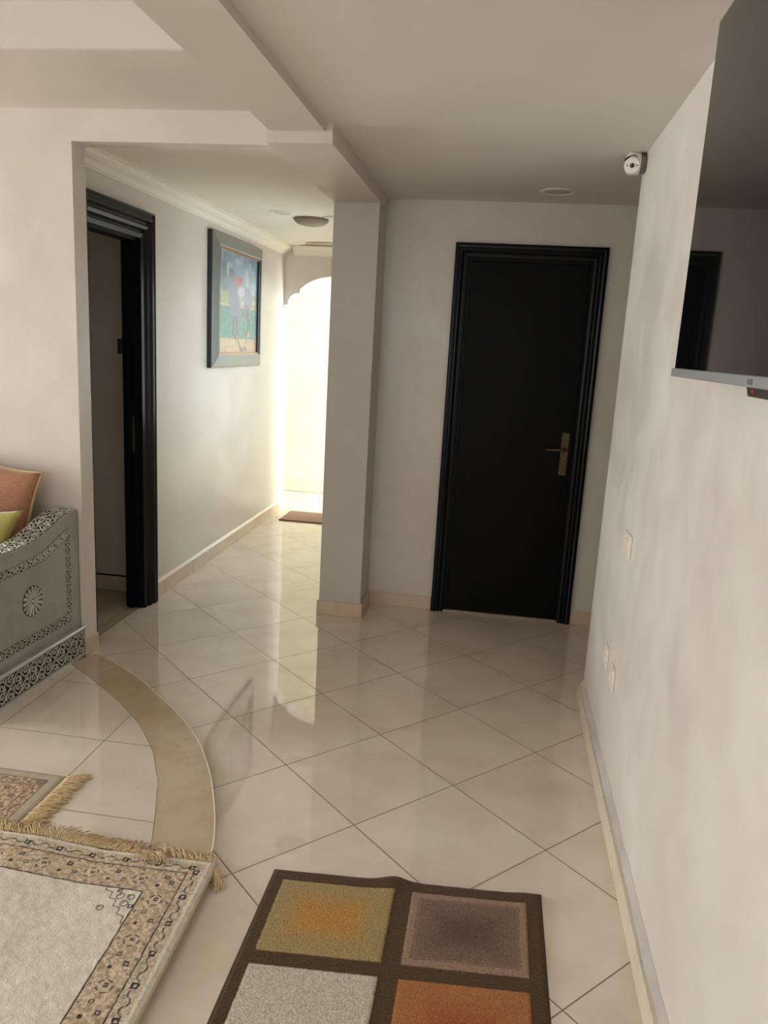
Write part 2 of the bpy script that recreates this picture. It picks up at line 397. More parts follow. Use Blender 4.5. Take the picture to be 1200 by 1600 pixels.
struct('wall_side_room_end', box(-3.7, -3.6, YO+0.111, 4.45, 0, 2.8), 'wall', 'hidden end wall of the dim side room', 'wall')
struct('ceiling_side_room', box(-3.7, XL-0.08, YO+0.111, 4.45, 2.42, 2.5), 'ceiling', 'hidden ceiling of the dim side room', 'ceiling')
# salon shell behind the camera: window wall on the left, rear wall with a window
struct('wall_left', wall_with_hole(0, XSAL-0.12, XSAL, YREAR-0.1, YO+0.111, 2.8, 0.85, 3.25, 0.55, 2.35), 'wall', 'salon window wall far to the left', 'wall')
struct('wall_rear', wall_with_hole(1, YREAR-0.12, YREAR, XSAL, XR, 2.8, -2.25, -0.15, 0.65, 2.35), 'wall', 'salon wall behind the camera with a window', 'wall')
def window(name, axis, c, h0, h1, z0, z1, label):
    t = thing(name, ((c, h0, z0) if axis == 0 else (h0, c, z0)), label, 'window', kind='structure')
    bm = bmesh.new()
    def bx(p0, p1, q0, q1):
        if axis == 0: add_box(bm, c-0.03, c+0.03, p0, p1, q0, q1, 0.004)
        else: add_box(bm, p0, p1, c-0.03, c+0.03, q0, q1, 0.004)
    bx(h0, h0+0.05, z0, z1); bx(h1-0.05, h1, z0, z1); bx(h0+0.05, h1-0.05, z0, z0+0.05); bx(h0+0.05, h1-0.05, z1-0.05, z1)
    m_ = (h0+h1)/2; bx(m_-0.025, m_+0.025, z0+0.05, z1-0.05)
    obj('window_frame', bm, 'glass', t); return t
window('window_1', 0, XSAL-0.06, 0.85, 3.25, 0.55, 2.35, 'hidden salon window letting in the main daylight')
window('window_2', 1, YREAR-0.06, -2.25, -0.15, 0.65, 2.35, 'hidden window behind the camera')
# arch wall: scalloped opening
cx = -1.47
half = [(XL-0.01, 1.860), (-1.972, 1.861), (-1.972, 1.886), (-1.940, 1.891), (-1.936, 1.923), (-1.928, 1.945), (-1.916, 1.963), (-1.900, 1.977), (-1.882, 1.986), (-1.858, 1.993), (-1.833, 1.994), (-1.831, 2.027), (-1.787, 2.067), (-1.72, 2.104), (-1.649, 2.130), (-1.562, 2.145), (-1.47, 2.150)]
full = half+[(2*cx-x, z) for x, z in half[-2::-1]]
bm = bmesh.new()
xs0, xs1 = XL-0.02, PX0+0.02
Yf, Yb_ = YA, YA+0.15
def quad(bm, pts): bm.faces.new([bm.verts.new(p) for p in pts])
for (xa, za), (xb, zb) in zip(full, full[1:]):
    quad(bm, [(xa, Yf, za), (xb, Yf, zb), (xb, Yb_, zb), (xa, Yb_, za)])          # intrados
    if abs(xb-xa) > 1e-6:
        quad(bm, [(xa, Yf, za), (xb, Yf, zb), (xb, Yf, 2.8), (xa, Yf, 2.8)]); quad(bm, [(xa, Yb_, za), (xb, Yb_, zb), (xb, Yb_, 2.8), (xa, Yb_, 2.8)])
bmesh.ops.remove_doubles(bm, verts=bm.verts, dist=1e-5)
struct('wall_arch', bm, 'wall', 'corridor end wall with a scalloped Moorish arch opening', 'wall')
# far room
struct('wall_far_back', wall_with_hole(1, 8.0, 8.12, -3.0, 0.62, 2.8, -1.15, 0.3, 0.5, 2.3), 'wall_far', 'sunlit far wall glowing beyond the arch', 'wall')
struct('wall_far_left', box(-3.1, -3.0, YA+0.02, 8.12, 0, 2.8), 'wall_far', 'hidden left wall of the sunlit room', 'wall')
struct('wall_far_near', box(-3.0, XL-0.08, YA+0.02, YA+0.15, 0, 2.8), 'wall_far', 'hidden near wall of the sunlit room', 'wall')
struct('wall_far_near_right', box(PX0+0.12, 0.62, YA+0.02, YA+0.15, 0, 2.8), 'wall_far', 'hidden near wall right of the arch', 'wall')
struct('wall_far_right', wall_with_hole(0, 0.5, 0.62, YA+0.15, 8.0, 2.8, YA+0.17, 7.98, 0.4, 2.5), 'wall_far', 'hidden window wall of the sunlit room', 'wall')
window('fill_window', 0, PX0+0.06, 4.8, 5.9, 0.9, 2.0, 'unseen window added to the corridor side wall for fill light')  # made-up opening for the corridor fill light, out of view
window('window_3', 1, 8.06, -1.15, 0.3, 0.5, 2.3, 'hidden window in the far wall of the sunlit room')
window('window_4', 0, 0.56, YA+0.17, 7.98, 0.4, 2.5, 'hidden side window of the sunlit room')
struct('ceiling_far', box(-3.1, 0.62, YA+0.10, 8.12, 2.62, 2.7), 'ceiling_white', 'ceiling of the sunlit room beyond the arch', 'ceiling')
# ceilings
struct('ceiling', box(-0.735, 1.75, YREAR, YB, H, 2.5), 'ceiling', 'flat cream ceiling of the hall with one round spotlight', 'ceiling')
struct('ceiling.001', box(XL, PX0+0.0, YO+0.111, YA, H, 2.5), 'ceiling_corridor', 'corridor ceiling with flaking paint and cornice', 'ceiling')
struct('ceiling.002', box(XSAL, -0.952, 2.70, YO, 2.50, 2.8), 'beam', 'dropped soffit along the salon end wall', 'ceiling')
struct('ceiling.003', box(XSAL, -0.952, YREAR, 2.70, 2.645, 2.80), 'ceiling_white', 'raised white tray ceiling of the salon', 'ceiling')
# tray edge bright face
struct('trim_3', box(XSAL, -0.953, 2.69, 2.70, 2.502, 2.645), 'ceiling_white', 'white painted upstand of the tray ceiling', 'ceiling trim')
# corridor cornice: cyma profile
def cornice(axis, wall, d, a0, a1, zt, w=0.085, hgt=0.078):
    prof = [(0, zt), (w, zt), (w, zt-0.012), (w*0.86, zt-0.012), (w*0.78, zt-0.026), (w*0.58, zt-0.038), (w*0.36, zt-0.046), (w*0.24, zt-0.058), (w*0.2, zt-0.068), (w*0.1, zt-0.068), (w*0.1, zt-hgt), (0, zt-hgt)]
    pts = [(wall+d*p, z) for p, z in prof]
    return prism(pts, 1 if axis == 0 else 0, a0, a1)
struct('trim_4', cornice(0, XL, 1, YO+0.111, YA, H), 'ceiling_corridor', 'moulded plaster cornice along the left of the corridor', 'cornice')
struct('trim_5', cornice(1, YA, -1, XL+0.085, PX0, H), 'ceiling_corridor', 'moulded plaster cornice above the arch', 'cornice')
# baseboards
def bevel_box(*a): return box(*a, bevel=0.003)
struct('baseboard_right', box(0.472, XR, -2.0, YR, 0, 0.078, bevel=0.003), 'base_cream', 'cream skirting along the right wall', 'skirting')
bm = bmesh.new(); random.seed(3)
n = 120; prev = None
ys = [YREAR+(YR-0.004-YREAR)*i/n for i in range(n+1)]
rows = []
for y in ys:
    w = 0.016+0.008*noise.noise(Vector((y*7, 3, 0))); hh = 0.016+0.010*noise.noise(Vector((y*9, 8, 0)))
    rows.append([bm.verts.new((XR-w, y, 0.0775)), bm.verts.new((XR-w*0.6, y, 0.0775+max(hh, 0.003)*0.6)), bm.verts.new((XR-0.0005, y, 0.0775+max(hh, 0.004)*1.6))])
for a, c in zip(rows, rows[1:]):
    for k in range(2): bm.faces.new((a[k], c[k], c[k+1], a[k+1]))
struct('trim_6', bm, 'mortar', 'rough grey mortar on top of the right skirting', 'mortar bead', True)
bm = bmesh.new()
add_box(bm, PX1+0.012, -0.316, YB-0.012, YB, 0, 0.082, 0.002); add_box(bm, 0.529, 1.75, YB-0.012, YB, 0, 0.082, 0.002)
struct('baseboard_back', bm, 'base_tile', 'tile skirting either side of the black door', 'skirting')
bm = bmesh.new()
add_box(bm, PX0-0.012, PX1+0.012, PY-0.012, PY, 0, 0.085, 0.002); add_box(bm, PX1, PX1+0.012, PY, YB-0.0005, 0, 0.085, 0.002); add_box(bm, PX0-0.012, PX0, PY, YA, 0, 0.085, 0.002)
struct('baseboard_pillar', bm, 'base_tile', 'tile skirting wrapped around the pillar foot', 'skirting')
bm = bmesh.new(); y = 4.247
for L in (0.16, 0.45, 0.45, 0.45, 0.45, 0.45, 0.319):
    add_box(bm, XL, XL+0.012, y, y+L-0.002, 0, 0.088, 0.002); y += L
struct('baseboard_left', bm, 'base_tile', 'tile skirting along the corridor left wall', 'skirting')
struct('trim_7', prism([(XL, 0.088), (XL+0.010, 0.088), (XL, 0.106)], 1, 4.247, YA), 'nosing', 'pale plaster bead above the corridor left skirting', 'skirting bead')
bm = bmesh.new()
add_box(bm, -1.915, -1.904, YO-0.011, YO+0.111, 0, 0.088, 0.002); add_box(bm, XSAL, -1.915, YO-0.011, YO, ZS, 0.088, 0.002)
struct('baseboard_opening', bm, 'base_tile', 'tile skirting at the foot of the opening jamb', 'skirting')
bm = bmesh.new(); add_box(bm, -3.6, XL-0.08, 4.338, 4.35, 0.004, 0.10, 0.002)
struct('baseboard_side_room', bm, 'base_cream', 'pale skirting seen through the open doorway', 'skirting')
bm = bmesh.new(); add_box(bm, -3.6, XL-0.08, 4.3365, 4.349, 0.0, 0.005); add_box(bm, -3.6, XL-0.08, 4.3365, 4.349, 0.098, 0.104)
struct('trim_8', bm, 'black', 'dark joints above and below the side room skirting', 'skirting joint')
struct('floor.003', box(-3.7, XL-0.085, YO+0.111, 4.45, 0.0, 0.004), 'side_tile', 'dim tiled floor inside the open doorway', 'floor')
struct('trim_9', box(XL-0.085, XL-0.003, LD0, LD1, 0.0, 0.004), 'sill', 'beige marble sill of the open doorway', 'door sill')
bm = bmesh.new(); add_box(bm, -3.0, 0.5, 7.988, 8.0, 0.004, 0.15, 0.002)
struct('baseboard_far', bm, 'nosing', 'pale skirting on the sunlit far wall', 'skirting')

# ------------------------------------------------------------------ doors
def casing_profile(w, t):
    """(offset from inner edge, protrusion) stepped moulding"""
    return [(0, 0), (0, t*0.45), (w*0.16, t*0.55), (w*0.20, t*0.35), (w*0.27, t*0.35), (w*0.34, t*0.70), (w*0.46, t*0.82), (w*0.52, t*0.60), (w*0.60, t*0.60), (w*0.66, t*0.95), (w*0.78, t*1.0), (w*0.82, t*0.80), (w*0.90, t*0.80), (w*0.94, t*0.95), (w, t*0.9), (w, 0)]
def casing_bm(axis, wall, d, in0, in1, top, w, t, zbot=0.0, left=True, right=True, w0=None):
    """U-shaped mitred casing round an opening. axis 1: wall plane y=wall, opening in x; axis 0: wall plane x=wall, opening in y"""
    bm = bmesh.new(); pr = casing_profile(1.0, t)
    def P(a, z, p): return (a, wall+d*p, z) if axis == 1 else (wall+d*p, a, z)
    wl = w0 or w
    path = []
    if left: path.append(lambda o, p: P(in0-o*wl, zbot, p))
    path.append(lambda o, p: P(in0-o*wl, top+o*w, p)); path.append(lambda o, p: P(in1+o*w, top+o*w, p))
    if right: path.append(lambda o, p: P(in1+o*w, zbot, p))
    R = [[bm.verts.new(f(o, p)) for o, p in pr] for f in path]
    n = len(pr)
    for a, b in zip(R, R[1:]):
        for k in range(n): bm.faces.new((a[k], a[(k+1) % n], b[(k+1) % n], b[k]))
    bm.faces.new(R[0]); bm.faces.new(R[-1][::-1]); return bm

d1 = thing('door_1', (0.106, YB, 0), 'closed black wooden door in a moulded black frame', 'door', kind='structure')
obj('door_casing', casing_bm(1, YB, -1, DX0, DX1, DZ, 0.072, 0.032), 'casing', d1)
bm = bmesh.new(); add_box(bm, DX0, DX0+0.02, YB, YB+0.10, 0, DZ); add_box(bm, DX1-0.012, DX1, YB, YB+0.10, 0, DZ); add_box(bm, DX0+0.02, DX1-0.012, YB, YB+0.10, DZ-0.02, DZ)
obj('door_jamb', bm, 'jamb', d1)
leaf = obj('door_leaf', box(DX0+0.022, DX1-0.014, YB+0.006, YB+0.046, 0.012, DZ-0.022, bevel=0.002), 'door', d1)
bm = bmesh.new(); add_box(bm, 0.374, 0.418, YB-0.002, YB+0.006, 0.897, 1.145, 0.002)
hp = obj('handle_plate', bm, 'brass', d1)
bm = bmesh.new(); add_tube(bm, [(0.398, YB-0.002, 1.05), (0.398, YB-0.04, 1.05), (0.392, YB-0.05, 1.05), (0.375, YB-0.052, 1.05), (0.285, YB-0.052, 1.046)], 0.0095, 10)
obj('lever', bm, 'brass', hp, True)
obj('keyhole', lathe([(0, 0.0), (0.0055, 0.0), (0.005, 0.003), (0, 0.004)], (0.397, YB-0.0015, 0.995), (0, -1, 0), 12), 'brass_bright', hp, True)
obj('threshold', box(DX0, DX1, YB-0.01, YB+0.10, 0.0, 0.010, bevel=0.002), 'sill', d1)

d2 = thing('door_2', (XL, 3.84, 0), 'open doorway with glossy black moulded frame before the painting', 'door', kind='structure')
obj('door_casing', casing_bm(0, XL, 1, LD0, LD1, LDZ, 0.140, 0.045, w0=0.06), 'casing', d2)
bm = bmesh.new(); add_box(bm, XL-0.085, XL, LD1-0.016, LD1, 0, LDZ); add_box(bm, XL-0.085, XL, LD0, LD0+0.016, 0, LDZ); add_box(bm, XL-0.085, XL, LD0+0.016, LD1-0.016, LDZ-0.016, LDZ)
add_box(bm, XL-0.065, XL-0.035, LD1-0.030, LD1-0.016, 0, LDZ-0.016)
obj('door_jamb', bm, 'jamb', d2)
bm = bmesh.new(); add_tube(bm, [(XL-0.090, LD1-0.03, 1.46), (XL-0.090, LD1-0.03, 1.54)], 0.014, 10)
obj('hinge', bm, 'black', d2)
bm = bmesh.new(); add_box(bm, XL-0.033, XL-0.018, LD1-0.020, LD1-0.0155, 0.92, 1.12)
obj('strike_plate', bm, 'brass', d2)

# ------------------------------------------------------------------ television
TX, TY0, TY1, TZ0, TZ1 = 0.40, 0.66, 1.94, 1.566, 2.305
tv = thing('television', (XR, 1.30, 1.93), 'large flat black television mounted on the right wall', 'television')
obj('tv_housing', box(TX+0.006, TX+0.05, TY0, TY1, TZ0, TZ1, bevel=0.004), 'tv_case', tv)
obj('screen', box(TX, TX+0.0065, TY0+0.004, TY1-0.004, TZ0+0.003, TZ1-0.004), 'tv_glass', tv)
bz = obj('bottom_bezel', box(TX-0.006, TX+0.02, TY0, TY1+0.003, TZ0-0.016, TZ0+0.003, bevel=0.002), 'tv_trim', tv)
obj('logo', box(TX-0.0072, TX-0.0058, 1.325, 1.347, TZ0-0.0115, TZ0-0.0025), 'tv_logo', bz)
bm = bmesh.new(); add_prism(bm, [(1.378, TZ0-0.0155), (1.365, TZ0-0.031), (1.235, TZ0-0.031), (1.222, TZ0-0.0155)], 0, TX+0.002, TX+0.02)
sn = obj('sensor', bm, 'tv_sensor', tv)
obj('indicator', box(TX+0.001, TX+0.0025, 1.337, 1.345, TZ0-0.025, TZ0-0.020), 'led', sn)
obj('wall_bracket', box(TX+0.05, XR, 1.10, 1.50, 1.80, 2.10, bevel=0.004), 'tv_case', tv)

# ------------------------------------------------------------------ CCTV camera at the wall corner
cc = thing('security_camera', (0.46, 3.46, 2.35), 'small white dome security camera at the top of the wall corner', 'camera')
obj('mounting_base', lathe([(0, 0), (0.036, 0), (0.038, 0.006), (0.036, 0.022), (0.030, 0.026), (0, 0.026)], (XR, 3.465, 2.352), (-1, 0, 0)), 'grey_plastic', cc, True, 40)
obj('housing', lathe([(0, 0.024), (0.040, 0.024), (0.043, 0.030), (0.043, 0.058), (0.039, 0.068), (0.028, 0.076), (0, 0.079)], (XR, 3.465, 2.352), (-1, -0.05, 0.0)), 'white_plastic', cc, True, 40)
cdir = Vector((-0.12, -0.92, -0.22)).normalized(); cp = Vector((0.448, 3.455, 2.344))
eye = obj('camera_eye', lathe([(0, 0.0), (0.028, 0.0), (0.031, 0.012), (0.031, 0.044), (0.0285, 0.050), (0.0, 0.050)], cp, cdir), 'white_plastic', cc, True, 40)
obj('lens', lathe([(0, 0), (0.0088, 0), (0.0088, 0.002), (0.006, 0.003), (0, 0.003)], cp+cdir*0.0495, cdir, 16), 'lens', eye, True, 40)
sd = cdir.cross(Vector((0, 0, 1))).normalized()
for s in (-1, 1):
    obj('infrared_lamp', lathe([(0, 0), (0.0035, 0), (0.003, 0.002), (0, 0.002)], cp+cdir*0.0495+sd*0.019*s, cdir, 10), 'grey_plastic', eye)
bm = bmesh.new()
ups = sd.cross(cdir)
add_tube(bm, [cp+cdir*0.02+(sd*math.cos(a)+ups*math.sin(a))*0.0335 for a in np.linspace(0.5, 2.6, 14)], 0.004, 6)
obj('visor_gap', bm, 'black', eye, True)

# ------------------------------------------------------------------ switches and sockets
def plate_thing(name, yc, zc, w, h, label, cat, kind):
    t = thing(name, (XR, yc, zc), label, cat)
    f = obj('frame', box(XR-0.009, XR, yc-w/2, yc+w/2, zc-h/2, zc+h/2, bevel=0.003), 'plate', t)
    if kind == 'switch':
        obj('rocker', prism([(XR-0.009, zc-h*0.3), (XR-0.0135, zc-h*0.3), (XR-0.0105, zc+h*0.3), (XR-0.009, zc+h*0.3)], 1, yc-w*0.3, yc+w*0.3), 'plate', t)
    else:
        obj('socket_well', lathe([(0.020, 0.0), (0.022, 0.0), (0.022, 0.002), (0.0195, 0.002), (0.0185, 0.0005), (0, 0.0005)], (XR-0.009, yc, zc), (-1, 0, 0), 24), 'plate', t)
        for dy in (-0.0095, 0.0095):
            obj('contact_hole', lathe([(0, 0), (0.0026, 0), (0.0026, 0.0008), (0, 0.0008)], (XR-0.0094, yc+dy, zc), (-1, 0, 0), 10), 'black', t)
    return t
plate_thing('light_switch', 2.80, 0.935, 0.135, 0.085, 'cream light switch on the right wall above the sockets', 'switch', 'switch')
plate_thing('wall_socket', 2.965, 0.445, 0.085, 0.085, 'cream wall socket on the right wall, farther of the two', 'socket', 'socket')
plate_thing('wall_socket', 2.785, 0.432, 0.085, 0.085, 'cream wall socket on the right wall, nearer of the two', 'socket', 'socket')

# ------------------------------------------------------------------ ceiling lights
def downlight(name, c, r, label):
    t = thing(name, c, label, 'ceiling light')
    obj('trim_ring', lathe([(r*0.70, 0.0), (r, 0.0), (r*0.99, 0.003), (r*0.90, 0.0055), (r*0.76, 0.0055), (r*0.71, 0.003), (r*0.70, 0.001)], c, (0, 0, -1), 40), 'white_plastic', t, True, 50)
    obj('diffuser', lathe([(r*0.71, 0.0006), (r*0.71, 0.0016), (r*0.4, 0.0022), (0, 0.0024)], c, (0, 0, -1), 40), 'diffuser', t, True)
    return t
downlight('recessed_spotlight', (0.205, 4.27, H), 0.092, 'round white recessed spotlight in the hall ceiling')
downlight('recessed_spotlight', (-1.498, 5.19, H), 0.085, 'round flush spotlight in the corridor ceiling')
dl = thing('ceiling_lamp', (-1.36, 5.50, H), 'shallow round lamp hanging under the flaking corridor ceiling', 'ceiling light')
obj('backplate', lathe([(0, 0), (0.118, 0), (0.120, 0.004), (0.118, 0.014), (0, 0.014)], (-1.36, 5.42, H), (0, 0, -1), 36), 'grey_plastic', dl, True, 40)
M['dirty_shade'] = new_mat('dirty_shade', srgb(150, 132, 112), 0.6)[0]; M['rust'] = new_mat('rusty_rim', srgb(84, 72, 60), 0.7)[0]
obj('lamp_shade', lathe([(0.114, 0.014), (0.108, 0.024), (0.088, 0.036), (0.055, 0.044), (0, 0.047)], (-1.36, 5.42, H), (0, 0, -1), 36), 'dirty_shade', dl, True)
# flaking plaster
def flake(cx_, cy_, rx, ry, seed, z, th=0.004):
    rs = random.Random(seed); pts = []
    for i in range(18):
        a = 2*PI*i/18; r = 0.6+0.5*rs.random(); pts.append((cx_+rx*r*math.cos(a), cy_+ry*r*math.sin(a)))
    return prism(pts, 2, z-th, z)
bm = flake(-1.60, 6.66, 0.13, 0.045, 4, H-0.012, 0.010)
pf = tag(obj('peeling_plaster', bm, 'base_tile'), 'loose peeling plaster flake on the corridor ceiling near the arch', 'plaster flake')
pts = [(-1.78, 6.69), (-1.70, 6.682), (-1.64, 6.694), (-1.56, 6.680), (-1.47, 6.692), (-1.44, 6.686), (-1.47, 6.668), (-1.57, 6.660), (-1.66, 6.668), (-1.72, 6.670)]
obj('crack', prism(pts, 2, H-0.026, H-0.0225), 'rust_dark', pf)
bm = flake(-1.17, 5.30, 0.10, 0.05, 9, H, 0.006)
tag(obj('peeling_plaster', bm, 'ceiling_white'), 'peeling paint patch beside the corridor ceiling lamp', 'plaster flake')
bm = bmesh.new(); add_tube(bm, [(-0.99, YO, 2.385), (-0.99, YO-0.012, 2.385)], 0.006, 8)
tag(obj('nail', bm, 'patina'), 'tiny dark nail in the wall above the corridor opening', 'nail')

# ------------------------------------------------------------------ vertex-coloured grids
def grid_obj(name, us, vs, fpos, fcol, mat, parent=None):
    U, V = np.meshgrid(np.asarray(us), np.asarray(vs), indexing='ij'); nu, nv = U.shape
    P = fpos(U, V).reshape(-1, 3).astype(np.float32); C = fcol(U, V).reshape(-1, 3)
    idx = np.arange(nu*nv).reshape(nu, nv)
    F = np.stack([idx[:-1, :-1], idx[1:, :-1], idx[1:, 1:], idx[:-1, 1:]], -1).reshape(-1, 4)
    me = bpy.data.meshes.new(name); me.vertices.add(nu*nv); me.vertices.foreach_set('co', P.ravel())
    me.loops.add(F.size); me.loops.foreach_set('vertex_index', F.ravel().astype(np.int32))
    me.polygons.add(len(F)); me.polygons.foreach_set('loop_start', (np.arange(len(F))*4).astype(np.int32))
    me.polygons.foreach_set('use_smooth', np.ones(len(F), bool)); me.update(calc_edges=True); me.validate()
    ca = me.color_attributes.new('Col', 'FLOAT_COLOR', 'POINT')
    ca.data.foreach_set('color', np.concatenate([C, np.ones((len(C), 1))], 1).astype(np.float32).ravel())
    me.materials.append(M[mat]); o = bpy.data.objects.new(name, me); COL.objects.link(o)
    if parent: o.parent = parent; o.matrix_parent_inverse = Matrix.Translation(-parent.location)
    return o
def S3(r, g, b): return np.array(srgb(r, g, b)[:3])
def vnoise(x, y, seed=0):
    """smooth value noise, numpy"""
    xi = np.floor(x).astype(np.int64); yi = np.floor(y).astype(np.int64); xf = x-xi; yf = y-yi
    def h(a, b):
        n = (a*374761393+b*668265263+seed*1442695041) & 0x7fffffff; n = ((n ^ (n >> 13))*1274126177) & 0x7fffffff
        return ((n ^ (n >> 16)) & 0xffff)/65535.0
    s = lambda t: t*t*(3-2*t)
    u, v = s(xf), s(yf)
    return (h(xi, yi)*(1-u)+h(xi+1, yi)*u)*(1-v)+(h(xi, yi+1)*(1-u)+h(xi+1, yi+1)*u)*v
def mixc(C, c, m): return C*(1-m[..., None])+np.asarray(c)*m[..., None]
def sm(e0, e1, x): t = np.clip((x-e0)/(e1-e0), 0, 1); return t*t*(3-2*t)
def line(d, w, soft=0.0012): return 1-sm(w-soft, w+soft, np.abs(d))

DARK = S3(46, 44, 44)
def motif_flower(s, t, r, seed):
    """ring of dark petals with a dark square heart, local coords in m"""
    R = np.hypot(s, t); A = np.arctan2(t, s)
    ring = line(R-r, 0.0022)*(np.cos(A*5+seed) > -0.45)
    heart = ((np.abs(s+0.25*r) < r*0.34) & (np.abs(t+0.1*r) < r*0.30) & ~((np.abs(s+0.25*r) < r*0.14) & (np.abs(t+0.1*r) < r*0.12))).astype(float)
    return np.maximum(ring, heart)
def motif_square(s, t, r):
    m = np.maximum(np.abs(s), np.abs(t)); return ((m < r) & ~((m < r*0.42))).astype(float)
def persian(d1, d2, along, L1, L2, field, tan, cream, scale=1.0):
    """d: distance to nearest edge; along: coordinate along that edge; returns colours"""
    d = d1/scale; a = along/scale
    wob = (vnoise(a*90, d*90, 5)-0.5)*0.004
    d = d+wob*0.6
    C = np.empty(d.shape+(3,)); C[:] = cream
    # guard band
    g = sm(0.018, 0.022, d)*(1-sm(0.064, 0.066, d)); C = mixc(C, S3(190, 172, 146), g)
    n1 = vnoise(a*260, d*260, 3); C = mixc(C, S3(212, 198, 176), g*(n1 > 0.55)*0.8); C = mixc(C, S3(168, 146, 120), g*(n1 < 0.3)*0.7)
    sq = d-0.040-0.0065*np.sign(np.sin(a*2*PI/0.052))*np.abs(np.sin(a*2*PI/0.052))**0.6
    brk = (np.mod(a+0.02, 0.104) > 0.022)
    C = mixc(C, DARK, line(sq, 0.0022)*g*brk)
    s = np.mod(a+0.02, 0.104)-0.011
    C = mixc(C, DARK, motif_square(s, d-0.041, 0.0095)*g)
    C = mixc(C, S3(110, 112, 104), motif_square(np.mod(a, 0.052)-0.026, d-0.054, 0.005)*g*0.7)
    # main border
    mb = sm(0.064, 0.066, d)*(1-sm(0.158, 0.160, d)); C = mixc(C, S3(184, 162, 134), mb)
    n2 = vnoise(a*170, d*170, 8)+0.4*vnoise(a*330, d*330, 2)
    C = mixc(C, S3(216, 198, 170), mb*((n2 > 0.82)).astype(float)*0.85)
    C = mixc(C, S3(162, 132, 106), mb*(n2 < 0.42)*0.75)
    P = 0.150
    s = np.mod(a, P)-0.075
    C = mixc(C, S3(206, 186, 160), mb*(np.hypot(s, d-0.112) < 0.021)*0.7)
    C = mixc(C, S3(58, 62, 66), mb*motif_flower(s, d-0.112, 0.019, 1.0))
    s2 = np.mod(a+0.075, P)-0.075
    C = mixc(C, S3(64, 66, 68), mb*motif_square(s2, d-0.088-0.004, 0.0075))
    C = mixc(C, S3(50, 48, 50), mb*(np.hypot(s2-0.016, d-0.128) < 0.006))
    C = mixc(C, S3(70, 76, 78), mb*motif_square(s2+0.028, d-0.122, 0.0068))
    s3_ = np.mod(a, 0.05)-0.025
    C = mixc(C, S3(84, 92, 88), mb*motif_square(s3_, d-0.150, 0.0045)*0.8); C = mixc(C, S3(80, 86, 84), mb*motif_square(s3_-0.006, d-0.074, 0.0045)*0.8)
    # field
    C = mixc(C, field, sm(0.158, 0.160, d))
    C = mixc(C, DARK, line(d-0.065, 0.0021)); C = mixc(C, DARK, line(d-0.1595, 0.0022))
    return C

# big rug ---------------------------------------------------------------
RC = np.array([-0.728, 1.982]); eu = np.array([-1.0, -0.022]); ev = np.array([0.030, -1.0])
RW, RL = 1.45, 2.10
LIFT = 0.016
def rug_pos(U, V, th=0.015):
    X = RC[0]+U*eu[0]+V*ev[0]; Y = RC[1]+U*eu[1]+V*ev[1]
    lift = LIFT*np.clip((-1.08-X)/0.22, 0, 1)
    wav = 0.004*np.exp(-U/0.12)*(0.5+0.5*np.sin(V*9+1.0))+0.003*np.exp(-V/0.1)*(0.5+0.5*np.sin(U*13))
    d = np.minimum(np.minimum(U, RW-U), np.minimum(V, RL-V))
    rnd = -0.006*(1-sm(0.0, 0.012, d))
    pilez = 0.0010*(vnoise(U*220, V*220, 4)-0.5)+0.0022*(vnoise(U*55, V*70, 6)-0.5)
    return np.stack([X, Y, ZS+th+lift+wav+rnd+pilez], -1)
def rug_col(U, V):
    edges = np.stack([U, V, RW-U, RL-V], -1); k = np.argmin(edges, -1); d = np.min(edges, -1)
    along = np.where((k == 0) | (k == 2), V, U)+0.037
    field = S3(220, 211, 194); cream = S3(214, 206, 190)
    C = persian(d, None, along, RW, RL, field, None, cream)
    # corner spandrel in the field
    for (a, b) in ((U, V), (RW-U, V), (U, RL-V), (RW-U, RL-V)):
        p = a-0.1595; q = b-0.1595
        ins = (p > 0) & (q > 0)
        w = 0.010*np.sin((p-q)*2*PI/0.052)
        e = (p/0.105+q/0.125)-1.0+w*7
        C = mixc(C, DARK, ins*line(e, 0.022, 0.01))
        for (px, py, r) in ((0.03, 0.055, 0.013), (0.052, 0.03, 0.013), (0.022, 0.028, 0.011), (0.088, 0.082, 0.011)):
            C = mixc(C, S3(70, 70, 66), ins*line(np.hypot(p-px, q-py)-r*0.8, 0.0018)); C = mixc(C, S3(96, 92, 84), ins*motif_square(p-px-0.006, q-py+0.004, r*0.42))
        C = mixc(C, S3(60, 60, 60), ins*motif_square(p-0.010, q-0.062, 0.0075)); C = mixc(C, S3(60, 60, 60), ins*motif_square(p-0.062, q-0.010, 0.0075))
    sh = 0.92+0.14*vnoise(U*40, V*55, 9)
    return C*sh[..., None]
def axis_nodes(fine, coarse, L0, L): return np.unique(np.concatenate([np.arange(0, L0, fine), np.arange(L0, L, coarse), [L]]))
rug = thing('rug', (float(RC[0]-0.7), float(RC[1]-1.0), ZS), 'large cream rug with floral border and long tasselled fringe', 'rug')
grid_obj('pile', axis_nodes(0.0024, 0.012, 0.86, RW), axis_nodes(0.0024, 0.012, 0.72, RL), rug_pos, rug_col, 'rug', rug)
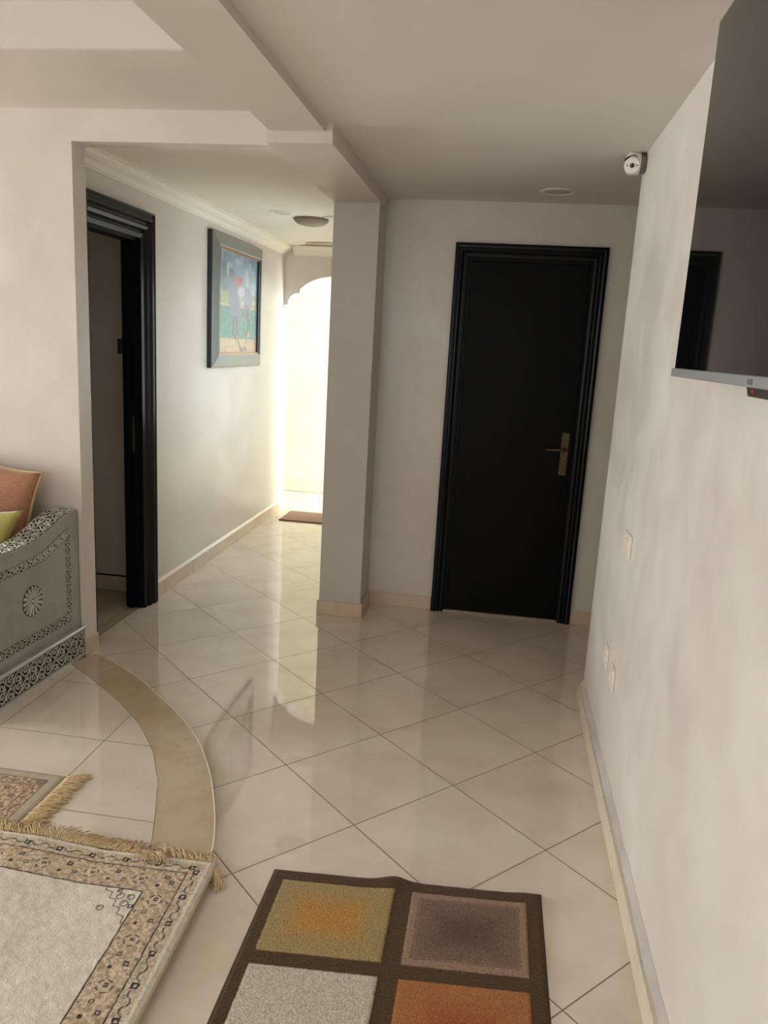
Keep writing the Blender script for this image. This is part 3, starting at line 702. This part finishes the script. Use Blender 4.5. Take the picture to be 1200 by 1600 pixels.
# binding edge down to the floor
us = axis_nodes(0.02, 0.02, RW, RW); vs = axis_nodes(0.02, 0.02, RL, RL)
loop = [(u, 0.0) for u in us]+[(RW, v) for v in vs[1:]]+[(u, RL) for u in us[::-1][1:]]+[(0.0, v) for v in vs[::-1][1:-1]]
la = np.array(loop); T = rug_pos(la[:, 0], la[:, 1])
bm = bmesh.new(); top = []; bot = []; out = []
cen = T.mean(0)
for (u, v), p in zip(loop, T):
    lift = LIFT*np.clip((-1.08-p[0])/0.22, 0, 1)
    nx = 0.006*((-eu if u == 0 else 0)+(eu if u == RW else 0)+(-ev if v == 0 else 0)+(ev if v == RL else 0))
    nx = nx if not np.isscalar(nx) else np.array([0, 0])
    top.append(bm.verts.new(p)); out.append(bm.verts.new((p[0]+nx[0], p[1]+nx[1], p[2]-0.004))); bot.append(bm.verts.new((p[0]+nx[0]*0.8, p[1]+nx[1]*0.8, ZS+0.0012+lift)))
for i in range(len(loop)):
    j = (i+1) % len(loop); bm.faces.new((top[i], top[j], out[j], out[i])); bm.faces.new((out[i], out[j], bot[j], bot[i]))
obj('edge_binding', bm, 'rug_edge', rug, True)

def strand(bm, p0, d0, L, z_end, r, seed, hump=0.009, wig=0.012):
    rs = random.Random(seed); pts = []; p = Vector(p0); d = Vector(d0).normalized()
    n = 6; side = Vector((-d.y, d.x, 0)); ph = rs.random()*6; k = rs.uniform(-1, 1)
    for i in range(n+1):
        t = i/n
        q = p+d*L*t+side*(k*wig*t*t+0.003*math.sin(ph+t*5))
        q.z = p0[2]*(1-t)+z_end*t+hump*math.sin(PI*t)*rs.uniform(0.6, 1.2)
        pts.append(q)
    add_tube(bm, pts, r, 4, taper=lambda t: 1.0-0.25*t)
bm = bmesh.new(); rs = random.Random(11)
u = 0.0; i = 0
while u < 1.42:
    i += 1
    X = RC[0]+u*eu[0]; Y = RC[1]+u*eu[1]+0.004
    lift = LIFT*min(max((-1.08-X)/0.22, 0), 1)
    gap = 0.130 < u < 0.158
    lean = 0.9*(vnoise(np.array(u*9.0), np.array(1.5), 3)-0.5)*2
    L = 0.058+0.018*(float(vnoise(np.array(u*14.0), np.array(4.5), 5))-0.5)*2
    fold = 0.165 < u < 0.245
    for k in range(3):
        dx = float(lean)*0.9+rs.uniform(-0.35, 0.35)
        if gap: continue
        if fold:
            # tassels thrown back over the rug
            strand(bm, (X+rs.uniform(-0.003, 0.003), Y, ZS+0.022+lift), (0.55+rs.uniform(-0.5, 0.4), -0.8, 0), 0.052*rs.uniform(0.7, 1.1), ZS+0.021+lift, 0.0019, i*7+k)
            if k == 0: strand(bm, (X, Y, ZS+0.012+lift), (dx, 1, 0), L*0.5, ZS+0.004, 0.0018, i*11+k)
        else:
            strand(bm, (X+rs.uniform(-0.003, 0.003), Y, ZS+0.010+lift), (dx, 1, 0), L*rs.uniform(0.75, 1.1), ZS+0.003+lift+0.006*rs.random(), 0.0019, i*13+k)
    u += 0.0072
# corner tassels falling over the step to the hall floor
for k in range(46):
    t = rs.random()
    strand(bm, (RC[0]+0.006, RC[1]-0.006-0.012*t, ZS+0.010), (0.55+rs.uniform(-0.15, 0.25), -0.9-rs.uniform(0, 0.5), 0), rs.uniform(0.045, 0.075), 0.003+0.004*rs.random(), 0.0018, 900+k)
fr = obj('fringe', bm, 'fringe', rug, True); fr['kind'] = 'stuff'; fr['label'] = 'tan cotton tassel fringe'

# small rug ---------------------------------------------------------------
R2 = np.array([-1.41, 2.325]); R2W, R2L = 1.35, 0.85      # U along -X from the fringed end, V along -Y
def rug2_pos(U, V):
    X = R2[0]-U; Y = R2[1]-V
    d = np.minimum(np.minimum(U, R2W-U), np.minimum(V, R2L-V))
    return np.stack([X, Y, ZS+0.0085-0.004*(1-sm(0, 0.008, d))+0.0008*(vnoise(U*200, V*200, 4)-0.5)], -1)
def rug2_col(U, V):
    d = np.minimum(np.minimum(U, R2W-U), np.minimum(V, R2L-V)); edges = np.stack([U, V, R2W-U, R2L-V], -1); k = np.argmin(edges, -1)
    al = np.where((k == 0) | (k == 2), V, U)
    C = np.empty(d.shape+(3,)); C[:] = S3(176, 164, 140)
    C = mixc(C, S3(132, 120, 98), line(d-0.012, 0.0014))
    n = vnoise(al*130, d*130, 7)
    b1 = sm(0.043, 0.045, d); C = mixc(C, S3(172, 142, 114), b1); C = mixc(C, S3(204, 184, 156), b1*(n > 0.6)*0.8); C = mixc(C, S3(136, 104, 82), b1*(n < 0.3)*0.8)
    C = mixc(C, DARK, line(d-0.044, 0.0015)); C = mixc(C, S3(84, 76, 66), line(d-0.085, 0.0015))
    w = d-0.064-0.007*np.sin(al*2*PI/0.07); C = mixc(C, S3(62, 58, 54), line(w, 0.0018)*(d < 0.085)*(d > 0.045))
    C = mixc(C, S3(62, 60, 58), motif_square(U-0.060, V-0.060, 0.014)*(np.mod(np.floor((U+V)*260), 2) > 0))
    C = mixc(C, S3(70, 60, 54), motif_square(np.mod(al, 0.06)-0.03, d-0.115, 0.009)*0.8)
    return C*(0.93+0.12*vnoise(U*60, V*60, 3))[..., None]
rug2 = thing('rug', (-2.0, 2.0, ZS), 'thin patterned rug with short fringe tucked under the large rug', 'rug')
grid_obj('pile', axis_nodes(0.0026, 0.012, 0.34, R2W), axis_nodes(0.0026, 0.012, 0.40, R2L), rug2_pos, rug2_col, 'rug', rug2)
bm = box(R2[0]-R2W, R2[0], R2[1]-R2L, R2[1], ZS+0.0004, ZS+0.0045)
obj('backing', bm, 'rug_edge', rug2)
bm = bmesh.new(); v = 0.0; i = 0
while v < 0.36:
    i += 1
    for k in range(3):
        strand(bm, (R2[0]+0.002+0.002*k, R2[1]-v+rs.uniform(-0.002, 0.002), ZS+0.0055), (1, 0.28+rs.uniform(-0.3, 0.3), 0), rs.uniform(0.065, 0.09), ZS+0.0025+0.004*rs.random(), 0.0017, 3000+i*5+k, 0.003)
    v += 0.0062
fr2 = obj('fringe', bm, 'fringe', rug2, True); fr2['kind'] = 'stuff'; fr2['label'] = 'tan cotton fringe'

# brown mat -----------------------------------------------------------------
MW, ML = 0.803, 1.06
def mat_pos(U, V):
    X = -0.558+U+0.004*V; Y = 2.034+U*0.072-V
    sq = np.zeros_like(U)
    for u0, u1 in ((0.040, 0.372), (0.425, 0.757)):
        for v0, v1 in ((0.050, 0.330), (0.378, 0.658), (0.706, 0.986)):
            dd = np.minimum(np.minimum(U-u0, u1-U), np.minimum(V-v0, v1-V)); sq = np.maximum(sq, sm(-0.001, 0.006, dd))
    d = np.minimum(np.minimum(U, MW-U), np.minimum(V, ML-V))
    hump = 0.012*np.exp(-((U-0.365)/0.045)**2)*np.exp(-V/0.05)+0.005*np.exp(-((U-0.77)/0.05)**2)*np.exp(-V/0.06)
    Y = Y+0.006*np.exp(-((U-0.365)/0.045)**2)*np.exp(-V/0.04)
    z = 0.0095+0.0025*sq+0.0012*(vnoise(U*240, V*240, 1)-0.5)-0.007*(1-sm(0, 0.012, d))+hump
    return np.stack([X, Y, z], -1)
def mat_col(U, V):
    C = np.empty(U.shape+(3,)); C[:] = S3(80, 56, 24)
    C = C*(0.85+0.3*vnoise(U*200, V*200, 2))[..., None]
    def region(u0, u1, v0, v1):
        w = 0.0016*(vnoise(U*150, V*150, 12)-0.5)
        dd = np.minimum(np.minimum(U-u0, u1-U), np.minimum(V-v0, v1-V))+w
        return sm(-0.0008, 0.0008, dd), np.clip(dd/0.14, 0, 1), dd
    L, Rr = (0.040, 0.372), (0.425, 0.757); rows = ((0.050, 0.330), (0.378, 0.658), (0.706, 0.986))
    q = lambda t, n: np.floor(t*n)/n
    nz = vnoise(U*180, V*180, 21)-0.5
    def gold(r):
        m, t, dd = region(*L, *r); t2 = sm(0.05, 0.7, q(t+0.05*nz, 5)); return mixc(mixc(C, S3(170, 148, 96), m), S3(194, 142, 66), m*t2)
    def mauve(Q, r):
        m, t, dd = region(*Q, *r)
        X = mixc(C, S3(158, 128, 108), m); X = mixc(X, S3(128, 100, 84), m*(dd > 0.022)*sm(0.0, 0.3, t+0.1*nz)); X = mixc(X, S3(100, 74, 62), m*sm(0.35, 0.85, t+0.2*nz))
        lines = (np.mod(dd, 0.011) < 0.0022)*(dd > 0.02)*(dd < 0.085)*(nz > -0.25)
        return mixc(X, S3(92, 70, 58), m*lines*0.55)
    def cream_(r):
        m, t, dd = region(*L, *r); return mixc(C, S3(208, 198, 180)*(1+0.25*(nz[..., None])), m)
    def rust(r):
        m, t, dd = region(*Rr, *r); t2 = sm(0.1, 0.9, q(t+0.05*nz, 5)); return mixc(mixc(C, S3(176, 112, 58), m), S3(164, 88, 32), m*t2)
    C = gold(rows[0]); C = mauve(Rr, rows[0]); C = cream_(rows[1]); C = rust(rows[1]); C = mauve(L, rows[2])
    m, t, dd = region(*Rr, *rows[2]); C = mixc(C, S3(166, 146, 92), m)
    return C*(0.93+0.12*vnoise(U*300, V*300, 30))[..., None]
mt = thing('floor_mat', (-0.15, 1.55, 0), 'dark brown mat with coloured squares on the hall tiles', 'mat')
grid_obj('pile', axis_nodes(0.0021, 0.01, MW, MW), axis_nodes(0.0021, 0.01, 0.62, ML), mat_pos, mat_col, 'mat', mt)
us = np.linspace(0, MW, 60); vs = np.linspace(0, ML, 60)
loop = np.array([(u, 0.0) for u in us]+[(MW, v) for v in vs[1:]]+[(u, ML) for u in us[::-1][1:]]+[(0.0, v) for v in vs[::-1][1:-1]])
T = mat_pos(loop[:, 0], loop[:, 1]); bm = bmesh.new()
c0 = T[:, :2].mean(0)
tp = [bm.verts.new(p) for p in T]; md = []; bt = []
for p in T:
    dv = (p[:2]-c0); dv = dv/np.linalg.norm(dv)*0.003
    md.append(bm.verts.new((p[0]+dv[0], p[1]+dv[1], p[2]-0.001))); bt.append(bm.verts.new((p[0]+dv[0]*0.7, p[1]+dv[1]*0.7, 0.0003)))
for i in range(len(T)):
    j = (i+1) % len(T); bm.faces.new((tp[i], tp[j], md[j], md[i])); bm.faces.new((md[i], md[j], bt[j], bt[i]))
obj('edge_binding', bm, 'mat_edge', mt, True)

# doormat before the arch -----------------------------------------------------
bm = box(-1.862, -1.18, 6.60, 6.99, 0.0, 0.010, bevel=0.003)
dm = tag(obj('doormat', bm, 'doormat'), 'small brown doormat on the corridor floor under the arch', 'mat')
bm = box(-1.864, -1.178, 6.593, 6.603, 0.0, 0.0108, bevel=0.002)
obj('mat_border', bm, 'doormat_edge', dm)

# ------------------------------------------------------------------ framed painting
PY0, PY1, PZ0, PZ1 = 5.125, 6.205, 1.373, 2.262
pt = thing('framed_painting', (XL, 5.66, 1.82), 'framed painting of a standing figure on the corridor wall', 'painting')
fx = XL+0.004
def frame_bm(y0, y1, z0, z1, prof):
    bm = bmesh.new(); R = []
    for f in ((0, 0), (1, 0), (1, 1), (0, 1)):
        R.append([bm.verts.new((fx+p, (y0+o) if f[0] == 0 else (y1-o), (z0+o) if f[1] == 0 else (z1-o))) for o, p in prof])
    n = len(prof)
    for i in range(4):
        a, b = R[i], R[(i+1) % 4]
        for k in range(n): bm.faces.new((a[k], a[(k+1) % n], b[(k+1) % n], b[k]))
    return bm
obj('frame', frame_bm(PY0, PY1, PZ0, PZ1, [(0, 0), (0, 0.030), (0.006, 0.034), (0.075, 0.052), (0.085, 0.050), (0.085, 0.0)]), 'frame_grey', pt)
obj('frame_side', frame_bm(PY0-0.004, PY1+0.004, PZ0-0.004, PZ1+0.004, [(0, 0), (0, 0.026), (0.004, 0.028), (0.004, 0.0)]), 'frame_dark', pt)
y0, y1, z0, z1 = PY0+0.085, PY1-0.085, PZ0+0.085, PZ1-0.085
for za in (z0, z1-0.014): obj('copper_fillet', box(fx, fx+0.042, y0, y1, za, za+0.014), 'frame_gold', pt)
for ya in (y0, y1-0.030): obj('black_fillet', box(fx, fx+0.044, ya, ya+0.030, z0+0.014, z1-0.014), 'frame_dark', pt)
cy0, cy1, cz0, cz1 = y0+0.030, y1-0.030, z0+0.014, z1-0.014
def can_pos(U, V):
    return np.stack([np.full(U.shape, fx+0.030), cy0+U*(cy1-cy0), cz0+V*(cz1-cz0)], -1)
def can_col(U, V):
    C = np.empty(U.shape+(3,)); C[:] = S3(150, 178, 196)
    n = vnoise(U*14, V*14, 1); n2 = vnoise(U*40, V*34, 2); n3 = vnoise(U*7, V*6, 8)
    C = mixc(C, S3(196, 214, 220), sm(0.5, 0.9, n)*0.8); C = mixc(C, S3(112, 142, 152), sm(0.55, 0.9, n3)*0.8); C = mixc(C, S3(126, 150, 120), (U < 0.3)*sm(0.4, 0.8, n2)*0.6)
    wb = 0.012*(n-0.5)
    C = mixc(C, S3(176, 186, 128), sm(0.47, 0.49, V+wb)*(1-sm(0.60, 0.62, V+wb))*0.75)
    C = mixc(C, S3(214, 190, 128), line(V-0.475+wb, 0.012, 0.004)); C = mixc(C, S3(196, 168, 120), line(V-0.555+wb, 0.008, 0.004)*0.8)
    C = mixc(C, S3(84, 150, 132), sm(0.13, 0.14, V+wb)*(1-sm(0.455, 0.47, V+wb))*(1-sm(0.93, 0.95, U)))
    C = mixc(C, S3(126, 180, 160), sm(0.13, 0.14, V+wb)*(1-sm(0.455, 0.47, V+wb))*sm(0.5, 0.9, n2)*0.6)
    C = mixc(C, S3(216, 192, 148), 1-sm(0.135, 0.145, V+wb)); C = mixc(C, S3(196, 170, 130), (1-sm(0.135, 0.145, V))*(n2 > 0.6)*0.6)
    def ell(cu, cv, ru, rv, soft=0.2): return 1-sm(1-soft, 1+soft, np.hypot((U-cu+0.03*(n2-0.5))/ru, (V-cv)/rv))
    grey = S3(138, 142, 158)
    C = mixc(C, S3(134, 130, 128), ell(0.30, 0.79, 0.07, 0.06)); C = mixc(C, S3(148, 152, 168), ell(0.36, 0.60, 0.13, 0.20)); C = mixc(C, grey, ell(0.42, 0.42, 0.12, 0.16))
    C = mixc(C, S3(160, 160, 184), ell(0.72, 0.55, 0.12, 0.14)); C = mixc(C, S3(128, 120, 128), ell(0.70, 0.42, 0.09, 0.10)*0.7)
    C = mixc(C, S3(206, 214, 224), ell(0.56, 0.63, 0.09, 0.05)); C = mixc(C, S3(206, 118, 128), ell(0.50, 0.735, 0.085, 0.050)); C = mixc(C, S3(196, 92, 104), ell(0.52, 0.74, 0.04, 0.026))
    def seg(a, b, w):
        ax, ay = a; bx, by = b; L = (bx-ax)**2+(by-ay)**2; t = np.clip(((U-ax)*(bx-ax)+(V-ay)*(by-ay))/L, 0, 1)
        return 1-sm(w*0.6, w*1.3, np.hypot(U-ax-t*(bx-ax), (V-ay-t*(by-ay))*0.95))
    br = S3(112, 78, 76)
    for a, b, w in (((0.37, 0.36), (0.36, 0.20), 0.022), ((0.36, 0.20), (0.42, 0.15), 0.018), ((0.44, 0.36), (0.46, 0.16), 0.020), ((0.46, 0.16), (0.56, 0.03), 0.014), ((0.74, 0.42), (0.77, 0.30), 0.024), ((0.77, 0.30), (0.70, 0.19), 0.018), ((0.70, 0.19), (0.69, 0.10), 0.012), ((0.66, 0.05), (0.70, 0.03), 0.02), ((0.56, 0.03), (0.60, 0.025), 0.022)):
        C = mixc(C, br, seg(a, b, w)*0.85)
    C = mixc(C, S3(178, 140, 116), ell(0.47, 0.165, 0.03, 0.02)); C = mixc(C, S3(200, 170, 120), ell(0.78, 0.19, 0.025, 0.03))
    C = mixc(C, S3(220, 226, 222), ell(0.60, 0.52, 0.03, 0.02)*0.8); C = mixc(C, S3(196, 210, 196), ell(0.92, 0.53, 0.05, 0.03)*0.8)
    return (C**1.15)*(0.72+0.16*vnoise(U*70, V*60, 5))[..., None]
grid_obj('canvas', np.linspace(0, 1, 170), np.linspace(0, 1, 220), can_pos, can_col, 'paint', pt)

# ------------------------------------------------------------------ silver banquette
SO = Vector((-1.913, 3.35, 0)); se = Vector((-0.038, -1, 0)).normalized(); sn_ = Vector((1, -0.038, 0)).normalized()
def SP(s, z, off=0.0): return SO+se*s+sn_*off+Vector((0, 0, z))
sofa = thing('sofa', (-2.6, 2.98, ZS), 'low silver sofa with carved metal end panel against the salon wall', 'sofa')
SDEP = 0.73
def slab(bm, poly, o0, o1):
    A = [bm.verts.new(SP(s, z, o0)) for s, z in poly]; B = [bm.verts.new(SP(s, z, o1)) for s, z in poly]
    n = len(poly); bm.faces.new(A); bm.faces.new(B[::-1])
    for i in range(n): bm.faces.new((A[i], A[(i+1) % n], B[(i+1) % n], B[i]))
topc = smooth_curve([(0.0, 0.742), (0.03, 0.744), (0.072, 0.742), (0.133, 0.727), (0.18, 0.711), (0.228, 0.694), (0.317, 0.670), (0.38, 0.662), (0.442, 0.659), (0.555, 0.659), (0.64, 0.660), (SDEP, 0.664)], 5)
bm = bmesh.new(); slab(bm, [(0.0, 0.15)]+topc+[(SDEP, 0.15)], -0.020, -0.140)
obj('end_panel', bm, 'silver', sofa)
# carved scrollwork strips -------------------------------------------------
def scroll_lines(L, w, per, rows=1):
    """vines with alternating spirals and leaves in a strip 0..L x 0..w; returns polylines of (s,t)"""
    out = []; rw = w/rows
    for row in range(rows):
        n = max(1, round(L/per)); p_ = L/n; t0 = row*rw; mir = 1 if row % 2 == 0 else -1; sh = 0.0
        Y = lambda y: t0+rw*0.5+mir*y*rw
        out.append([(L*i/(n*14), Y(0.36*math.sin(2*PI*i/14+sh))) for i in range(n*14+1)])
        for k in range(n*2):
            sg = 1 if k % 2 == 0 else -1
            cx0 = (k+0.5)*p_/2; cy0 = -sg*0.13
            sp = []
            for i in range(18):
                a = i/17*2.3*PI; r = 0.33*(1-0.75*i/17)
                sp.append((cx0+r*rw*math.cos(a+0.9*PI)*min(1.0, p_/(rw*1.4)), Y(cy0+sg*r*math.sin(a+0.9*PI))))
            out.append(sp)
            out.append([(cx0+p_*0.20, Y(-sg*0.46)), (cx0+p_*0.26, Y(-sg*0.30)), (cx0+p_*0.23, Y(-sg*0.10))])
            out.append([(cx0-p_*0.14, Y(sg*0.44)), (cx0-p_*0.05, Y(sg*0.34)), (cx0+p_*0.05, Y(sg*0.46))])
            out.append([(cx0-p_*0.22, Y(-sg*0.46)), (cx0-p_*0.19, Y(-sg*0.33)), (cx0-p_*0.10, Y(-sg*0.45))])
    return out
def carve(name, mapf, L, w, per, r, nrm, parent, rows=1, flat=0.8):
    bm = bmesh.new()
    N_ = max(8, int(L/0.012))
    A = [bm.verts.new(mapf(L*i/N_, 0, 0.0006)) for i in range(N_+1)]; B = [bm.verts.new(mapf(L*i/N_, w, 0.0006)) for i in range(N_+1)]
    for i in range(N_): bm.faces.new((A[i], A[i+1], B[i+1], B[i]))
    back = obj(name, bm, 'patina', parent)
    bm = bmesh.new()
    for ln in scroll_lines(L, w, per, rows):
        add_tube(bm, [mapf(min(max(s, 0), L), min(max(t, r), w-r), 0.0010) for s, t in ln], r, 6, flat, nrm)
    obj('scrollwork', bm, 'silver_carved', back, True)
    return back
OFF = -0.020
def lin(x, xs, ys): return float(np.interp(x, xs, ys))
so = [0.064, 0.12, 0.18, 0.232, 0.28, 0.326, 0.40, 0.458, 0.56, 0.69]; zo_ = [0.676, 0.661, 0.639, 0.620, 0.608, 0.602, 0.597, 0.594, 0.592, 0.592]
si = [0.100, 0.15, 0.206, 0.25, 0.295, 0.35, 0.407, 0.50, 0.562, 0.65]; zi_ = [0.624, 0.602, 0.581, 0.569, 0.562, 0.5605, 0.5595, 0.556, 0.555, 0.555]
def m_top(s, t, h):
    f = s/0.63; a = (lin(f, np.linspace(0, 1, len(so)), so), lin(f, np.linspace(0, 1, len(so)), zo_)); b = (lin(f, np.linspace(0, 1, len(si)), si), lin(f, np.linspace(0, 1, len(si)), zi_))
    k = 1-t/0.040; return SP(a[0]*(1-k)+b[0]*k, a[1]*(1-k)+b[1]*k, OFF+h)
carve('carved_border', m_top, 0.63, 0.040, 0.064, 0.0023, sn_, sofa)
carve('carved_border', lambda s, t, h: SP(0.064+t, 0.236+s, OFF+h), 0.40, 0.036, 0.066, 0.0022, sn_, sofa)
carve('carved_border', lambda s, t, h: SP(0.652+t, 0.236+s, OFF+h), 0.335, 0.036, 0.066, 0.0022, sn_, sofa)
carve('carved_border', lambda s, t, h: SP(0.064+s, 0.215+t, OFF+h), 0.624, 0.041, 0.070, 0.0023, sn_, sofa)
# carved top of the arm
tp_s = [p[0] for p in topc]; tp_z = [p[1] for p in topc]
def m_arm(s, t, h):
    z = lin(s, tp_s, tp_z); return SP(s, z+0.002+h*1.0, -0.024-t)
bm = bmesh.new()
N_ = 60
R = []
for i in range(N_+1):
    s = SDEP*i/N_; z = lin(s, tp_s, tp_z)
    R.append([bm.verts.new(SP(s, z-0.004, -0.020)), bm.verts.new(SP(s, z+0.0015, -0.023)), bm.verts.new(SP(s, z+0.0015, -0.137)), bm.verts.new(SP(s, z-0.004, -0.140))])
for a, b in zip(R, R[1:]):
    for k in range(3): bm.faces.new((a[k], a[k+1], b[k+1], b[k]))
obj('arm_cap', bm, 'silver_carved', sofa)
carve('carved_border', m_arm, SDEP, 0.108, 0.092, 0.0031, Vector((0, 0, 1)), sofa, rows=2, flat=1.0)
# crest at the wall end of the arm
# rosette
bm = bmesh.new(); rc = (0.358, 0.407)
add_lathe(bm, [(0, 0.0), (0.069, 0.0), (0.069, 0.0012), (0, 0.0016)], SP(rc[0], rc[1], OFF), sn_, 48)
ro = obj('rosette', bm, 'patina', sofa)
bm = bmesh.new(); n = 16
for k in range(n):
    a = 2*PI*k/n
    def q(r, da): return SP(rc[0]+r*math.cos(a+da), rc[1]+r*math.sin(a+da), OFF+0.0022)
    add_tube(bm, [q(0.012, 0), q(0.035, 0), q(0.056, 0), q(0.066, 0)], 0.0105, 6, 0.28, sn_, taper=lambda t: 0.35+0.65*t if t < 0.9 else 0.75)
    add_tube(bm, [q(0.014, 0), q(0.04, 0), q(0.058, 0)], 0.0022, 5, 1.6, sn_)
add_lathe(bm, [(0.008, 0.0), (0.008, 0.004), (0.005, 0.007), (0, 0.008)], SP(rc[0], rc[1], OFF), sn_, 14)
obj('petals', bm, 'silver_carved', ro, True, 50)
# base frieze and rail
bm = bmesh.new(); slab(bm, [(-0.004, ZS+0.006), (-0.004, 0.152), (SDEP+0.02, 0.152), (SDEP+0.02, ZS+0.006)], -0.002, -0.15)
obj('base_frieze', bm, 'silver', sofa)
carve('carved_frieze', lambda s, t, h: SP(0.0+s, 0.034+t, -0.002+h), SDEP+0.015, 0.112, 0.104, 0.0034, sn_, sofa, rows=2, flat=1.15)
bm = bmesh.new(); add_tube(bm, [SP(-0.006, 0.160, 0.003), SP(SDEP+0.024, 0.160, 0.003)], 0.0085, 10)
slab(bm, [(-0.006, 0.150), (-0.006, 0.158), (SDEP+0.02, 0.158), (SDEP+0.02, 0.150)], 0.006, -0.03)
slab(bm, [(-0.004, ZS), (-0.004, 0.032), (SDEP+0.02, 0.032), (SDEP+0.02, ZS)], 0.004, -0.02)
obj('base_rail', bm, 'silver_bright', sofa, True, 40)
bm = box(-4.2, -2.075, 2.66, 3.345, ZS+0.004, 0.26, bevel=0.004)
obj('seat_base', bm, 'silver', sofa)
bm = box(-4.2, -2.078, 2.64, 3.34, 0.26, 0.425, bevel=0.04, segs=4)
obj('seat_mattress', bm, 'mattress', sofa, True)

# cushions ------------------------------------------------------------------
def cushion_bm(w, h, t, n=22, ear=0.10, shear=0.0):
    bm = bmesh.new(); G = {}
    for sgn in (1, -1):
        for i in range(n+1):
            for j in range(n+1):
                x = -1+2*i/n; y = -1+2*j/n
                edge = i in (0, n) or j in (0, n)
                if edge and sgn == -1: continue
                pin = 1-ear*(1-abs(x)**2.5)*abs(y)**3; piny = 1-ear*(1-abs(y)**2.5)*abs(x)**3
                z = 0 if edge else sgn*t/2*((1-abs(x)**2.4)*(1-abs(y)**2.4))**0.45*(1+0.05*math.sin(5*x+3*y))
                G[(i, j, sgn)] = bm.verts.new((x*w/2*piny+shear*y*h/2, z, y*h/2*pin))
                if edge: G[(i, j, -1)] = G[(i, j, 1)]
        for i in range(n):
            for j in range(n):
                vs_ = [G[(i, j, sgn)], G[(i+1, j, sgn)], G[(i+1, j+1, sgn)], G[(i, j+1, sgn)]]
                if len(set(vs_)) == 4: bm.faces.new(vs_)
    return bm
def cushion(name, w, h, t, M4, mat, label, piping=None, shear=0.0):
    o = obj(name, cushion_bm(w, h, t, shear=shear), mat, None, True); o.matrix_world = M4; tag(o, label, 'cushion')
    if piping:
        bm = bmesh.new(); pts = []
        n = 22; ear = 0.10
        seq = [(i/n*2-1, -1) for i in range(n+1)]+[(1, j/n*2-1) for j in range(1, n+1)]+[(1-2*i/n, 1) for i in range(1, n+1)]+[(-1, 1-2*j/n) for j in range(1, n)]
        for x, y in seq:
            pin = 1-ear*(1-abs(x)**2.5)*abs(y)**3; piny = 1-ear*(1-abs(y)**2.5)*abs(x)**3
            pts.append((x*w/2*piny, 0, y*h/2*pin))
        pts.append(pts[0]); add_tube(bm, pts, 0.0055, 6, up=(0, 1, 0))
        c = obj('piping', bm, piping, None, True); c.parent = o
    return o
obj('shade_bolster', box(-4.2, -2.66, 3.20, 3.355, 0.425, 0.95, bevel=0.05, segs=4), 'mattress', sofa, True)  # out of view, added to shade the wall behind the cushions
cushion('cushion', 0.52, 0.50, 0.15, Matrix.Translation((-2.330, 3.235, 0.725)) @ Matrix.Rotation(math.radians(-7), 4, 'X') @ Matrix.Rotation(math.radians(9), 4, 'Y') @ Matrix.Rotation(math.radians(-3), 4, 'Z'), 'orange_fabric', 'orange brown silk cushion with cream piping on the sofa', 'piping')
cushion('cushion', 0.40, 0.345, 0.11, Matrix.Translation((-2.278, 3.03, 0.618)) @ Matrix.Rotation(math.radians(-8), 4, 'X') @ Matrix.Rotation(math.radians(-2), 4, 'Y'), 'olive_fabric', 'small olive green satin cushion in front of the orange one', shear=0.45)
